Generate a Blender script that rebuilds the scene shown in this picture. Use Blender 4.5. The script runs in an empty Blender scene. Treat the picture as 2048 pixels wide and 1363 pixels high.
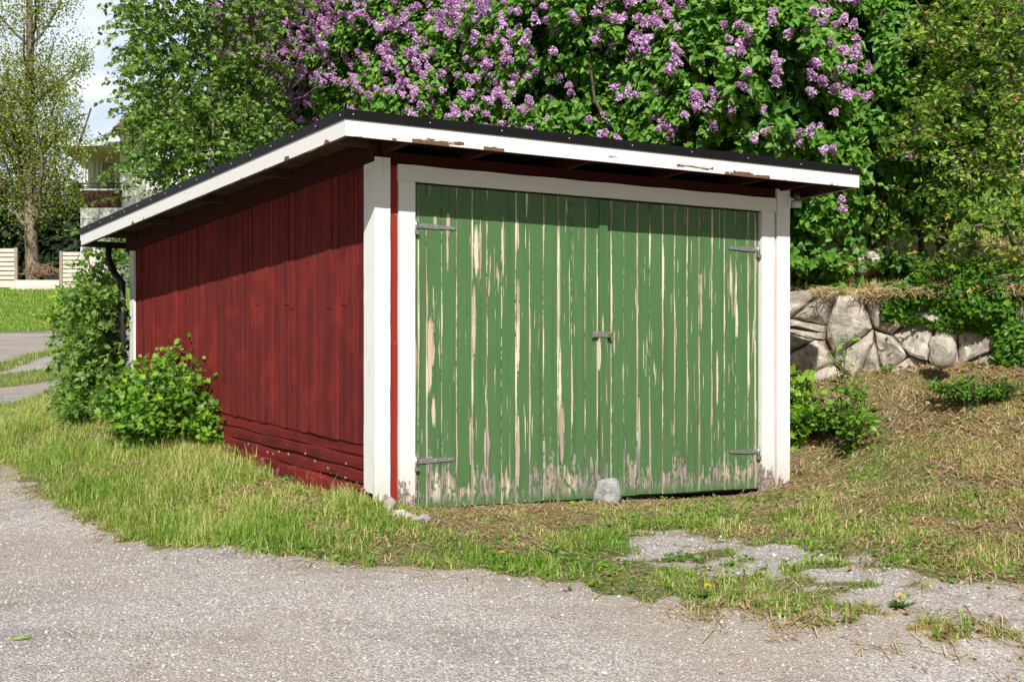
import bpy, math, random
import numpy as np
R = math.radians
random.seed(7); rng = np.random.default_rng(7)
sc = bpy.context.scene; COL = sc.collection

# ---------------------------------------------------------------- camera
FPX = 2770.0; CX = 1024.0; HOR = 640.0; EYE = 1.163       # photo pixels (2048 x 1363)
cam = bpy.data.cameras.new('camera'); cam_o = bpy.data.objects.new('camera', cam); COL.objects.link(cam_o)
cam.sensor_width = 36.0; cam.lens = 36.0*FPX/2048.0
cam.shift_y = -(681.5-HOR)/2048.0
cam.clip_start = 0.1; cam.clip_end = 2000
cam_o.location = (0, 0, EYE); cam_o.rotation_euler = (R(90), 0, 0)
sc.camera = cam_o

# ---------------------------------------------------------------- sun, sky, exposure
SUN_EL = 38.9
sdir = np.array([-0.047, -1.236, 1.0]); sdir /= np.linalg.norm(sdir)
sun = bpy.data.lights.new('sun', 'SUN'); sun.energy = 5.0; sun.angle = R(0.5); sun.color = (1.0, .968, .92)
sun_o = bpy.data.objects.new('sun', sun); COL.objects.link(sun_o)
from mathutils import Vector, Matrix
sun_o.rotation_euler = Vector(sdir).to_track_quat('Z', 'Y').to_euler()
W = bpy.data.worlds.new('World'); sc.world = W; W.use_nodes = True
nt = W.node_tree; nt.nodes.clear()
out = nt.nodes.new('ShaderNodeOutputWorld'); bg = nt.nodes.new('ShaderNodeBackground')
sky = nt.nodes.new('ShaderNodeTexSky'); sky.sky_type = 'NISHITA'; sky.sun_disc = False
sky.sun_elevation = R(SUN_EL); sky.sun_rotation = math.atan2(sdir[0], sdir[1]); sky.air_density = 1.0; sky.dust_density = 1.5
tc = nt.nodes.new('ShaderNodeTexCoord'); mp = nt.nodes.new('ShaderNodeMapping'); mp.inputs['Scale'].default_value = (2.2, 2.2, 6.5)
mp.inputs['Location'].default_value = (.6, 0, .35)
nz = nt.nodes.new('ShaderNodeTexNoise'); nz.inputs['Scale'].default_value = 1.6; nz.inputs['Detail'].default_value = 7; nz.inputs['Roughness'].default_value = .55
rp = nt.nodes.new('ShaderNodeValToRGB'); rp.color_ramp.elements[0].position = .46; rp.color_ramp.elements[1].position = .66
nz2 = nt.nodes.new('ShaderNodeTexNoise'); nz2.inputs['Scale'].default_value = 3.4; nz2.inputs['Detail'].default_value = 5
rp2 = nt.nodes.new('ShaderNodeValToRGB')
rp2.color_ramp.elements[0].position = .35; rp2.color_ramp.elements[0].color = (10.0, 12.2, 15.5, 1)
rp2.color_ramp.elements[1].position = .62; rp2.color_ramp.elements[1].color = (17.0, 17.5, 18.0, 1)
mx = nt.nodes.new('ShaderNodeMix'); mx.data_type = 'RGBA'
L = nt.links.new
L(tc.outputs['Generated'], mp.inputs['Vector']); L(mp.outputs['Vector'], nz.inputs['Vector']); L(mp.outputs['Vector'], nz2.inputs['Vector'])
L(nz2.outputs['Fac'], rp2.inputs['Fac'])
sx = nt.nodes.new('ShaderNodeSeparateXYZ'); L(tc.outputs['Generated'], sx.inputs[0])
b1 = nt.nodes.new('ShaderNodeMapRange'); L(sx.outputs['Y'], b1.inputs[0]); b1.inputs[1].default_value = .3; b1.inputs[2].default_value = .9; b1.inputs[3].default_value = -.15; b1.inputs[4].default_value = .22
ad = nt.nodes.new('ShaderNodeMath'); ad.operation = 'ADD'; ad.use_clamp = True; L(nz.outputs['Fac'], ad.inputs[0]); L(b1.outputs[0], ad.inputs[1]); L(ad.outputs[0], rp.inputs['Fac'])
L(rp.outputs['Color'], mx.inputs[0]); L(sky.outputs['Color'], mx.inputs[6]); L(rp2.outputs['Color'], mx.inputs[7])
L(mx.outputs[2], bg.inputs['Color']); L(bg.outputs['Background'], out.inputs['Surface'])
bg.inputs['Strength'].default_value = 0.052
sc.view_settings.view_transform = 'Standard'; sc.view_settings.look = 'None'
sc.view_settings.exposure = 0.28; sc.view_settings.gamma = 1.0
sc.cycles.max_bounces = 6; sc.cycles.transparent_max_bounces = 8

# ---------------------------------------------------------------- mesh helpers
def link(o, parent=None):
    COL.objects.link(o)
    if parent: o.parent = parent
    return o
def tag(o, label=None, cat=None, group=None, kind=None):
    if label: o['label'] = label
    if cat: o['category'] = cat
    if group: o['group'] = group
    if kind: o['kind'] = kind
    return o
def empty(name, loc, label, cat, group=None):
    o = bpy.data.objects.new(name, None); o.location = loc; o.empty_display_size = .2
    COL.objects.link(o); tag(o, label, cat, group); bpy.context.view_layer.update(); return o
def raw_obj(name, me, mat, parent=None):
    o = bpy.data.objects.new(name, me)
    for m in (mat if isinstance(mat, (list, tuple)) else [mat]): me.materials.append(m)
    COL.objects.link(o)
    if parent is not None:
        o.parent = parent
        p = parent; off = Vector((0, 0, 0))
        while p is not None: off += p.location; p = p.parent
        o.location = -off          # meshes are written in world coordinates
    return o
def fast_mesh(name, V, faces, attrs=None, smooth=False, uv=None):
    """V (n,3); faces: list of (k, m) int arrays grouped by polygon size"""
    me = bpy.data.meshes.new(name)
    V = np.asarray(V, dtype=np.float32)
    me.vertices.add(len(V)); me.vertices.foreach_set('co', V.ravel())
    loops = np.concatenate([f.ravel() for f in faces]).astype(np.int32)
    sizes = np.concatenate([np.full(len(f), f.shape[1], dtype=np.int32) for f in faces])
    starts = np.concatenate([[0], np.cumsum(sizes)[:-1]]).astype(np.int32)
    me.loops.add(len(loops)); me.loops.foreach_set('vertex_index', loops)
    me.polygons.add(len(sizes)); me.polygons.foreach_set('loop_start', starts)
    me.polygons.foreach_set('use_smooth', np.full(len(sizes), smooth))
    for k, a in (attrs or {}).items():
        at = me.attributes.new(k, 'FLOAT', 'POINT'); at.data.foreach_set('value', np.asarray(a, dtype=np.float32))
    me.update(calc_edges=True); me.validate()
    return me
class MB:
    """collects simple solids, builds ONE mesh"""
    def __init__(s, f=None): s.v = []; s.f = []; s.a = {}; s.fn = f or (lambda p: p); s.sm = []
    def add(s, vs, fs, attrs=None, smooth=False):
        b = len(s.v); s.v += [s.fn(p) for p in vs]; s.f += [[b+i for i in f] for f in fs]; s.sm += [smooth]*len(fs)
        if attrs:
            for k, val in attrs.items():
                L_ = s.a.setdefault(k, {}); 
                for i in range(len(vs)): L_[b+i] = val[i] if isinstance(val, (list, tuple)) else val
    def box(s, x0, x1, y0, y1, z0, z1, attrs=None):
        s.hexa([(x0,y0,z0),(x1,y0,z0),(x1,y1,z0),(x0,y1,z0),(x0,y0,z1),(x1,y0,z1),(x1,y1,z1),(x0,y1,z1)], attrs)
    def hexa(s, p, attrs=None):
        s.add(p, [(0,3,2,1),(4,5,6,7),(0,1,5,4),(1,2,6,5),(2,3,7,6),(3,0,4,7)], attrs)
    def tube(s, pts, rad, n=8, cap=True, smooth=True):
        pts = [Vector(p) for p in pts]; m = len(pts)
        if not isinstance(rad, (list, tuple)): rad = [rad]*m
        vs = []; fs = []; up = Vector((.13, .21, 1)).normalized()
        for i, p in enumerate(pts):
            d = (pts[min(i+1, m-1)]-pts[max(i-1, 0)]).normalized()
            a = d.cross(up); 
            if a.length < .05: a = d.cross(Vector((1, 0, 0)))
            a.normalize(); b = d.cross(a)
            for j in range(n):
                t = 2*math.pi*j/n; q = p+(a*math.cos(t)+b*math.sin(t))*rad[i]; vs.append(tuple(q))
        for i in range(m-1):
            for j in range(n): k = (j+1) % n; fs.append((i*n+j, i*n+k, (i+1)*n+k, (i+1)*n+j))
        if cap: fs.append(tuple(range(n-1, -1, -1))); fs.append(tuple((m-1)*n+j for j in range(n)))
        s.add(vs, fs, None, smooth)
    def build(s, name, mat, parent=None, bevel=0):
        me = bpy.data.meshes.new(name); me.from_pydata([tuple(p) for p in s.v], [], s.f); 
        me.polygons.foreach_set('use_smooth', s.sm)
        for k, d in s.a.items():
            at = me.attributes.new(k, 'FLOAT', 'POINT')
            at.data.foreach_set('value', [float(d.get(i, 0)) for i in range(len(s.v))])
        me.update()
        o = raw_obj(name, me, mat, parent)
        if bevel:
            b = o.modifiers.new('bevel', 'BEVEL'); b.width = bevel; b.segments = 2; b.limit_method = 'ANGLE'
        return o
# smooth value noise (numpy)
_T = rng.random((64, 64, 64)).astype(np.float32)
def vnoise(x, y, z=0.0):
    x, y, z = np.broadcast_arrays(np.asarray(x, float), np.asarray(y, float), np.asarray(z, float))
    xi = np.floor(x).astype(int); yi = np.floor(y).astype(int); zi = np.floor(z).astype(int)
    fx = x-xi; fy = y-yi; fz = z-zi
    fx = fx*fx*(3-2*fx); fy = fy*fy*(3-2*fy); fz = fz*fz*(3-2*fz)
    g = lambda a, b, c: _T[(xi+a) & 63, (yi+b) & 63, (zi+c) & 63]
    l = lambda a, b, t: a+(b-a)*t
    return l(l(l(g(0,0,0), g(1,0,0), fx), l(g(0,1,0), g(1,1,0), fx), fy), l(l(g(0,0,1), g(1,0,1), fx), l(g(0,1,1), g(1,1,1), fx), fy), fz)
def fbm(x, y, z=0.0, o=3):
    s = 0; a = .5; t = 0
    for i in range(o): s = s+a*vnoise(np.asarray(x)*2**i+17.3*i, np.asarray(y)*2**i+9.1*i, np.asarray(z)*2**i); t += a; a *= .5
    return s/t
def sstep(a, b, x): t = np.clip((x-a)/(b-a), 0, 1); return t*t*(3-2*t)

def at(px, py, Y): return (float((px-CX)/FPX*Y), float(Y), float(EYE-(py-HOR)/FPX*Y))

# ---------------------------------------------------------------- materials
class NT:
    def __init__(s, name):
        s.m = bpy.data.materials.new(name); s.m.use_nodes = True; s.t = s.m.node_tree; s.t.nodes.clear()
        s.out = s.n('ShaderNodeOutputMaterial'); s.o = None
    def n(s, typ, **kw):
        x = s.t.nodes.new(typ)
        for k, v in kw.items(): setattr(x, k, v)
        return x
    def set(s, sock, val):
        if isinstance(val, bpy.types.NodeSocket): s.t.links.new(val, sock)
        elif val is not None:
            if isinstance(val, (tuple, list)) and sock.type == 'RGBA' and len(val) == 3: val = (*val, 1)
            sock.default_value = val
    def math(s, op, a, b=None, c=None, clamp=False):
        x = s.n('ShaderNodeMath', operation=op); x.use_clamp = clamp; s.set(x.inputs[0], a)
        if b is not None: s.set(x.inputs[1], b)
        if c is not None: s.set(x.inputs[2], c)
        return x.outputs[0]
    def mix(s, f, a, b, blend='MIX'):
        x = s.n('ShaderNodeMix', data_type='RGBA', blend_type=blend); s.set(x.inputs[0], f); s.set(x.inputs[6], a); s.set(x.inputs[7], b); return x.outputs[2]
    def attr(s, name): return s.n('ShaderNodeAttribute', attribute_name=name).outputs['Fac']
    def pos(s): return s.n('ShaderNodeNewGeometry').outputs['Position']
    def mapv(s, v, scale, loc=(0, 0, 0), rot=(0, 0, 0)):
        x = s.n('ShaderNodeMapping'); s.set(x.inputs['Vector'], v); x.inputs['Scale'].default_value = scale; x.inputs['Location'].default_value = loc; x.inputs['Rotation'].default_value = rot; return x.outputs[0]
    def noise(s, v, scale, detail=3, rough=.55, dist=0):
        x = s.n('ShaderNodeTexNoise'); s.set(x.inputs['Vector'], v); x.inputs['Scale'].default_value = scale; x.inputs['Detail'].default_value = detail; x.inputs['Roughness'].default_value = rough; x.inputs['Distortion'].default_value = dist; return x.outputs['Fac']
    def vor(s, v, scale, feature='F1', out='Distance'):
        x = s.n('ShaderNodeTexVoronoi', feature=feature); s.set(x.inputs['Vector'], v); x.inputs['Scale'].default_value = scale; return x.outputs[out]
    def ramp(s, f, els, interp='LINEAR'):
        x = s.n('ShaderNodeValToRGB'); r = x.color_ramp; r.interpolation = interp
        while len(r.elements) < len(els): r.elements.new(.5)
        for e, (p, c) in zip(r.elements, els):
            e.position = p; e.color = (c, c, c, 1) if not isinstance(c, (tuple, list)) else (*c, 1)
        s.set(x.inputs[0], f); return x.outputs[0]
    def step(s, x, a, b): 
        m = s.n('ShaderNodeMapRange', interpolation_type='SMOOTHSTEP'); s.set(m.inputs[0], x); s.set(m.inputs[1], a); s.set(m.inputs[2], b); return m.outputs[0]
    def comb(s, x, y, z): c = s.n('ShaderNodeCombineXYZ'); s.set(c.inputs[0], x); s.set(c.inputs[1], y); s.set(c.inputs[2], z); return c.outputs[0]
    def bump(s, h, strength=.5, dist=.01, normal=None):
        b = s.n('ShaderNodeBump'); s.set(b.inputs['Height'], h); b.inputs['Strength'].default_value = strength; b.inputs['Distance'].default_value = dist
        if normal: s.set(b.inputs['Normal'], normal)
        return b.outputs[0]
    def pbr(s, col, rough=.7, spec=.3, normal=None, metal=0, done=True):
        p = s.n('ShaderNodeBsdfPrincipled'); s.set(p.inputs['Base Color'], col); s.set(p.inputs['Roughness'], rough); s.set(p.inputs['Specular IOR Level'], spec); s.set(p.inputs['Metallic'], metal)
        if normal: s.set(p.inputs['Normal'], normal)
        if done: s.t.links.new(p.outputs[0], s.out.inputs[0])
        return p.outputs[0]

# shed frame: u along the front, v to the back, w up
TH = R(33.0); O0 = np.array([-0.603, 8.523]); UU = np.array([math.cos(TH), math.sin(TH)]); VV = np.array([-math.sin(TH), math.cos(TH)])
DU = -.0193; DV = .0276
def SP(p): u, v, w = p; q = O0+UU*u+VV*v; return (q[0], q[1], w+DU*u+DV*v)
def s_at(px, v=0.0):
    k = (px-CX)/FPX; b = O0+VV*v
    return (k*b[1]-b[0])/(UU[0]-k*UU[1])
def w_at(px, py, v=0.0):
    u = s_at(px, v); q = O0+UU*u+VV*v
    return EYE-(py-HOR)/FPX*q[1]-DU*u-DV*v

def uvw(N):
    """shed-local coordinates inside a shader, from world position"""
    g = N.pos(); x = N.n('ShaderNodeVectorRotate', rotation_type='Z_AXIS'); N.set(x.inputs['Vector'], g)
    x.inputs['Center'].default_value = (O0[0], O0[1], 0); x.inputs['Angle'].default_value = -TH
    sub = N.n('ShaderNodeVectorMath', operation='SUBTRACT'); N.set(sub.inputs[0], x.outputs[0]); sub.inputs[1].default_value = (O0[0], O0[1], 0)
    return sub.outputs[0]
def sep(N, v): s_ = N.n('ShaderNodeSeparateXYZ'); N.set(s_.inputs[0], v); return s_.outputs

def mat_green():
    N = NT('peeling_green_paint'); P = uvw(N); u, v, w0 = sep(N, P)
    w = N.math('ADD', w0, N.math('MULTIPLY', u, -DU))
    bu = N.attr('bu'); br = N.attr('br')
    seed = N.math('MULTIPLY', br, 37.0)
    edgec = N.comb(seed, 0.0, N.math('MULTIPLY', w, 1.0))
    n1 = N.noise(edgec, 1.5, 2); n2 = N.noise(N.comb(seed, 5.0, w), 16, 4, .65)
    # bare band along the joint of each board, its width wandering with height
    lim = N.math('ADD', N.math('MULTIPLY', N.step(n1, .42, .68), .0095), N.math('MULTIPLY', N.math('SUBTRACT', n2, .5), .014))
    lim = N.math('ADD', lim, N.math('ADD', .0012, N.math('MULTIPLY', br, .0025)))
    edge = N.step(bu, N.math('ADD', lim, .0006), lim)
    # long narrow cracks within boards
    sv = N.comb(N.math('MULTIPLY', u, 95.0), seed, N.math('MULTIPLY', w, 3.2))
    n3 = N.noise(sv, 1.0, 3, .5); n4 = N.noise(N.comb(N.math('MULTIPLY', u, 9.0), 3.0, N.math('MULTIPLY', w, 1.6)), 1.0, 3)
    crack = N.step(N.math('ADD', n3, N.math('MULTIPLY', n4, .55)), .955, .98)
    # worn foot of the boards
    nb = N.noise(N.comb(N.math('MULTIPLY', u, 7.0), seed, N.math('MULTIPLY', w, 1.2)), 1.0, 2)
    nb2 = N.noise(N.comb(N.math('MULTIPLY', u, 60.0), seed, N.math('MULTIPLY', w, 9.0)), 1.0, 4, .6)
    top = N.math('ADD', N.math('MULTIPLY', nb, .42), N.math('MULTIPLY', nb2, .58))
    top = N.math('ADD', top, N.math('MULTIPLY', N.step(N.noise(N.comb(seed, 7.0, 0.0), 3.1, 0), .3, .7), .20))
    islands = N.math('MULTIPLY', N.step(N.noise(N.comb(N.math('MULTIPLY', u, 34.0), seed, N.math('MULTIPLY', w, 14.0)), 1.0, 4, .7), .56, .50), N.step(w, .0, .10))
    foot = N.math('MULTIPLY', N.step(N.math('SUBTRACT', N.math('SUBTRACT', top, .46), w), .0, .012), N.math('MAXIMUM', islands, N.step(w, .0, -.2)))
    foot = N.math('MULTIPLY', foot, N.step(N.math('ADD', islands, N.noise(N.comb(N.math('MULTIPLY', u, 12.0), seed, N.math('MULTIPLY', w, 5.0)), 1.0, 3)), .45, .5))
    # separate large flakes
    jag = N.noise(N.comb(N.math('MULTIPLY', u, 120.0), 1.0, N.math('MULTIPLY', w, 9.0)), 1.0, 6, .8)
    pm = None
    PATCH = [(861, 690, 12, 50), (858, 745, 9, 34), (953, 500, 7, 48), (948, 640, 5, 70), (1036, 650, 5, 90), (1118, 560, 4, 120), (1120, 800, 5, 110), (870, 441, 5, 9), (896, 450, 6, 22), (895, 500, 3, 40), (1006, 490, 4, 55), (1036, 470, 3, 30),
             (1328, 545, 4, 60), (1404, 600, 4, 60), (1400, 700, 3, 40), (1476, 640, 4, 40), (943, 880, 7, 50), (974, 900, 8, 60), (1124, 870, 8, 60), (1280, 870, 5, 80), (1196, 705, 4, 30), (1436, 760, 4, 60), (1036, 900, 5, 70), (1276, 480, 3, 40), (867, 820, 5, 28), (961, 500, 3, 60)]
    for (px, py, rx, ry) in PATCH:
        uc = s_at(px); wc = w_at(px, py); sc_ = 8.7/FPX
        a = N.math('DIVIDE', N.math('SUBTRACT', u, uc), rx*sc_*.75); b = N.math('DIVIDE', N.math('SUBTRACT', w, wc), ry*sc_)
        a2 = N.math('MULTIPLY', a, a); b2 = N.math('MULTIPLY', b, b); d = N.math('ADD', a2, b2)
        e = N.math('LESS_THAN', N.math('ADD', d, N.math('MULTIPLY', N.math('SUBTRACT', jag, .5), 4.6)), 1.0)
        e2 = N.math('LESS_THAN', N.math('ADD', d, N.math('MULTIPLY', N.math('SUBTRACT', jag, .5), 4.6)), 1.35); rim = e2 if pm is None else N.math('MAXIMUM', rim, e2)
        pm = e if pm is None else N.math('MAXIMUM', pm, e)
    bare = N.math('MAXIMUM', N.math('MAXIMUM', edge, crack), N.math('MAXIMUM', foot, pm))
    grain = N.noise(N.comb(N.math('MULTIPLY', u, 240.0), seed, N.math('MULTIPLY', w, 5.0)), 1.0, 4, .6)
    fade = N.noise(N.comb(N.math('MULTIPLY', u, 5.0), seed, N.math('MULTIPLY', w, 2.5)), 1.0, 3)
    g = N.mix(fade, (.066, .148, .050), (.102, .208, .078)); g = N.mix(N.math('MULTIPLY', grain, .45), g, (.038, .098, .03))
    g = N.mix(N.math('MULTIPLY', br, .35), g, (.075, .165, .06))
    dirt = N.step(w, .9, .0); g = N.mix(N.math('MULTIPLY', dirt, N.math('MULTIPLY', nb2, .25)), g, (.10, .11, .05))
    fresh = N.mix(N.step(grain, .35, .65), (.28, .19, .13), (.60, .47, .35))
    pale = N.mix(grain, (.55, .48, .36), (.72, .66, .52))
    fresh = N.mix(N.step(N.noise(N.comb(N.math('MULTIPLY', u, 30.0), seed, N.math('MULTIPLY', w, 1.5)), 1.0, 2), .45, .6), fresh, pale)
    grey = N.mix(N.step(grain, .35, .62), (.08, .07, .06), (.34, .30, .27))
    oldf = N.math('MULTIPLY', N.step(w, .75, .18), N.step(N.noise(N.comb(N.math('MULTIPLY', u, 14.0), seed, N.math('MULTIPLY', w, 2.0)), 1.0, 2), .72, .40))
    wood = N.mix(oldf, fresh, grey)
    knot = N.vor(N.comb(N.math('MULTIPLY', u, 9.0), seed, N.math('MULTIPLY', w, 3.0)), 1.0)
    g = N.mix(N.step(knot, .07, .02), g, (.03, .07, .025))
    g = N.mix(N.math('MULTIPLY', N.math('SUBTRACT', rim, pm, clamp=True), .7), g, N.mix(N.step(n2, .48, .52), (.02, .045, .018), (.30, .36, .22)))  # shadow and pale highlight of lifted paint, painted round the large flakes
    edge2 = N.step(bu, N.math('ADD', lim, .0026), N.math('ADD', lim, .0018)); g = N.mix(N.math('MULTIPLY', edge2, .45), g, (.03, .07, .025))  # thin shadow line of the lifted paint edge, painted beside the bare band
    sl_ = N.noise(N.comb(N.math('MULTIPLY', u, 28.0), seed, N.math('MULTIPLY', w, .7)), 1.0, 3, .6); g = N.mix(N.math('MULTIPLY', N.step(sl_, .48, .72), .45), g, (.045, .10, .04))
    col = N.mix(bare, g, wood)
    # raised lip: its rim shadow and highlight are painted into the colour above
    spk = N.step(N.noise(N.comb(N.math('MULTIPLY', u, 70.0), seed, N.math('MULTIPLY', w, 34.0)), 1.0, 3, .6), .70, .73); col = N.mix(N.math('MULTIPLY', spk, .7), col, (.025, .05, .02))
    h = N.math('ADD', N.math('MULTIPLY', bare, -.8), N.math('MULTIPLY', grain, .35))
    rough = N.math('ADD', .5, N.math('MULTIPLY', bare, .4))
    N.pbr(col, rough, .35, N.bump(h, .55, .003)); return N.m
RV0_ = -.4
def mat_white(name='weathered_white_paint', foot=0.0, chips=.0, horiz=False, tone=(.80, .795, .78)):
    N = NT(name); P = uvw(N); u, v, w = sep(N, P)
    d = N.attr('bd'); e = N.attr('be')
    along = N.math('ADD', u, v)
    if horiz: gv = N.comb(N.math('MULTIPLY', u, 3.0), N.math('MULTIPLY', v, 3.0), N.math('MULTIPLY', w, 130.0))
    else: gv = N.comb(N.math('MULTIPLY', u, 150.0), N.math('MULTIPLY', v, 150.0), N.math('MULTIPLY', w, 3.0))
    grain = N.noise(gv, 1.0, 4, .6); fine = N.noise(P, 55, 3, .6); big = N.noise(P, 2.2, 3)
    col = N.mix(N.math('MULTIPLY', grain, .38), tone, (.50, .48, .44)); col = N.mix(N.math('MULTIPLY', big, .18), col, (.66, .65, .60))
    bare = 0.0
    sp = N.step(N.noise(P, 38, 2, .5), .735, .76); bare = N.math('MULTIPLY', sp, .7)
    ck = N.step(grain, .645, .68); ck = N.math('MULTIPLY', ck, N.step(big, .44, .60)); bare = N.math('MAXIMUM', bare, N.math('MULTIPLY', ck, .75))
    if foot:
        nf = N.noise(N.comb(N.math('MULTIPLY', u, 22.0), N.math('MULTIPLY', v, 22.0), N.math('MULTIPLY', w, 6.0)), 1.0, 5, .7)
        ft = N.step(N.math('SUBTRACT', N.math('MULTIPLY', N.math('SUBTRACT', nf, .28), foot*2.2), N.attr('bh')), 0.0, .008)
        bare = N.math('MAXIMUM', bare, ft)
    if foot:
        gr_ = N.math('MULTIPLY', N.step(N.attr('bh'), .45, .0), N.noise(P, 14, 5, .7)); col = N.mix(N.math('MULTIPLY', gr_, .8), col, (.40, .33, .25))
    if chips:
        nc = N.noise(N.comb(N.math('MULTIPLY', u, 3.4), N.math('MULTIPLY', v, 3.4), N.math('MULTIPLY', w, 1.2)), 1.0, 3, .6)
        nc2 = N.noise(N.comb(N.math('MULTIPLY', u, 14.0), N.math('MULTIPLY', v, 14.0), N.math('MULTIPLY', w, 70.0)), 1.0, 4, .65)
        lim = N.math('MULTIPLY', N.step(nc, .59, .66), chips); lim = N.math('MULTIPLY', lim, N.math('MULTIPLY', nc2, 2.0))
        bare = N.math('MAXIMUM', bare, N.step(N.attr('bh'), N.math('ADD', lim, .002), lim))
        frontm = N.math('LESS_THAN', v, RV0_+.035)
        for px0, px1, h0, h1 in ((782, 800, 0, .012), (822, 905, 0, .028), (880, 935, .012, .028), (965, 1015, .0, .020), (1215, 1240, .03, .038), (1352, 1432, .018, .034), (1448, 1545, .0, .016), (1465, 1512, .008, .030), (1660, 1680, 0, .010)):
            ua, ub = s_at(px0, RV0_), s_at(px1, RV0_); wob = N.math('MULTIPLY', N.math('SUBTRACT', nc2, .5), .05)
            m1_ = N.math('MULTIPLY', N.step(u, ua, ua+.02), N.step(u, ub, ub-.04)); hh = N.math('ADD', N.attr('bh'), wob)
            m2_ = N.math('MULTIPLY', N.step(hh, h1+.001, h1-.001), N.step(hh, h0-.008, h0-.006) if h0 == 0 else N.step(hh, h0-.001, h0+.001))
            if h0 == 0: m2_ = N.step(hh, h1+.001, h1-.001)
            bare = N.math('MAXIMUM', bare, N.math('MULTIPLY', frontm, N.math('MULTIPLY', N.math('GREATER_THAN', m1_, .5), m2_)))
    wood = N.mix(N.step(fine, .4, .6), (.17, .115, .08), (.33, .28, .24))
    if chips: wood = N.mix(fine, (.075, .035, .022), (.22, .12, .07))
    col = N.mix(bare, col, wood)
    h = N.math('ADD', N.math('MULTIPLY', bare, -.7), N.math('ADD', N.math('MULTIPLY', grain, .5), N.math('MULTIPLY', fine, .2)))
    N.pbr(col, .6, .3, N.bump(h, .5, .0025)); return N.m
def mat_red(name, horiz=False, wear=.25):
    N = NT(name); P = uvw(N); u, v, w = sep(N, P); br = N.attr('br'); sd = N.math('MULTIPLY', br, 29.0)
    if horiz: gv = N.comb(N.math('ADD', sd, N.math('MULTIPLY', u, 3.0)), N.math('MULTIPLY', v, 3.0), N.math('MULTIPLY', w, 90.0))
    else: gv = N.comb(N.math('ADD', sd, N.math('MULTIPLY', u, 110.0)), N.math('MULTIPLY', v, 110.0), N.math('MULTIPLY', w, 1.8))
    grain = N.noise(gv, 1.0, 5, .65)
    if horiz: bv = N.comb(u, N.math('MULTIPLY', v, 1.0), N.math('MULTIPLY', w, 9.0))
    else: bv = N.comb(N.math('MULTIPLY', u, 34.0), N.math('ADD', sd, N.math('MULTIPLY', v, 34.0)), N.math('MULTIPLY', w, .9))
    band = N.noise(bv, 1.0, 4, .6); blot = N.noise(P, 3.5, 4, .6)
    c = N.mix(br, (.120, .014, .012), (.185, .020, .017)); c = N.mix(N.math('MULTIPLY', N.step(band, .40, .66), .62), c, (.060, .010, .009))
    c = N.mix(N.math('MULTIPLY', N.step(blot, .45, .75), .4), c, (.32, .032, .02))
    crk = N.step(grain, .60, .70); c = N.mix(N.math('MULTIPLY', crk, .85), c, (.028, .008, .008))
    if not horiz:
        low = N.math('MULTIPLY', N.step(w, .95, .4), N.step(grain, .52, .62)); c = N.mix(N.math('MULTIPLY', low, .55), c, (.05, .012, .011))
    sp = N.step(N.noise(P, 26, 2, .5), .765, .785); c = N.mix(N.math('MULTIPLY', sp, wear*2), c, (.48, .33, .24))
    if horiz and wear > .5: c = N.mix(N.step(N.noise(P, 9, 5, .7), .50, .66), c, (.34, .13, .10))
    h = N.math('SUBTRACT', N.math('MULTIPLY', grain, -.9), N.math('MULTIPLY', crk, .6))
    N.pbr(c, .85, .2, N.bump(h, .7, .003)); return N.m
def mat_plain(name, col, rough=.7, spec=.3, metal=0, var=.25, scale=12, bump=.2):
    N = NT(name); P = N.pos(); n = N.noise(P, scale, 5, .6)
    c2 = tuple(x*(1-var*1.6) for x in col); c3 = tuple(min(1, x*(1+var)) for x in col)
    c = N.mix(n, c2, c3); N.pbr(c, rough, spec, N.bump(n, bump, .01) if bump else None, metal); return N.m
def mat_metal():
    N = NT('galvanized_steel'); P = N.pos(); n = N.noise(P, 60, 4, .6); r = N.step(N.noise(P, 22, 3), .60, .74)
    c = N.mix(n, (.22, .225, .22), (.62, .63, .61)); c = N.mix(N.math('MULTIPLY', r, .5), c, (.17, .09, .05))
    N.pbr(c, N.math('ADD', .35, N.math('MULTIPLY', r, .4)), .5, N.bump(n, .3, .002), .75); return N.m
def mat_leaf(name, cols, trans=.35, tcol=None, rough=.45, spec=.35, attr='rnd', k=1.0):
    cols = [tuple(x*k for x in c) for c in cols]
    N = NT(name); r = N.attr(attr); n = len(cols)
    col = N.ramp(r, [(i/(n-1), c) for i, c in enumerate(cols)])
    p = N.pbr(col, rough, spec, None, done=False)
    t = N.n('ShaderNodeBsdfTranslucent'); N.set(t.inputs[0], N.mix(1.0, col, tcol or (1.6, 1.5, .5), 'MULTIPLY'))
    m = N.n('ShaderNodeMixShader'); m.inputs[0].default_value = trans; N.t.links.new(p, m.inputs[1]); N.t.links.new(t.outputs[0], m.inputs[2]); N.t.links.new(m.outputs[0], N.out.inputs[0]); return N.m
def mat_bark(name, a, b, scale=14, st=(1, 1, .35)):
    N = NT(name); P = N.mapv(N.pos(), st); n = N.noise(P, scale, 6, .65); k = N.vor(P, scale*.8)
    c = N.mix(N.step(n, .35, .65), a, b); c = N.mix(N.step(k, .25, .1), c, tuple(x*.4 for x in a)); N.pbr(c, .9, .1, N.bump(n, .8, .03)); return N.m
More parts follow.
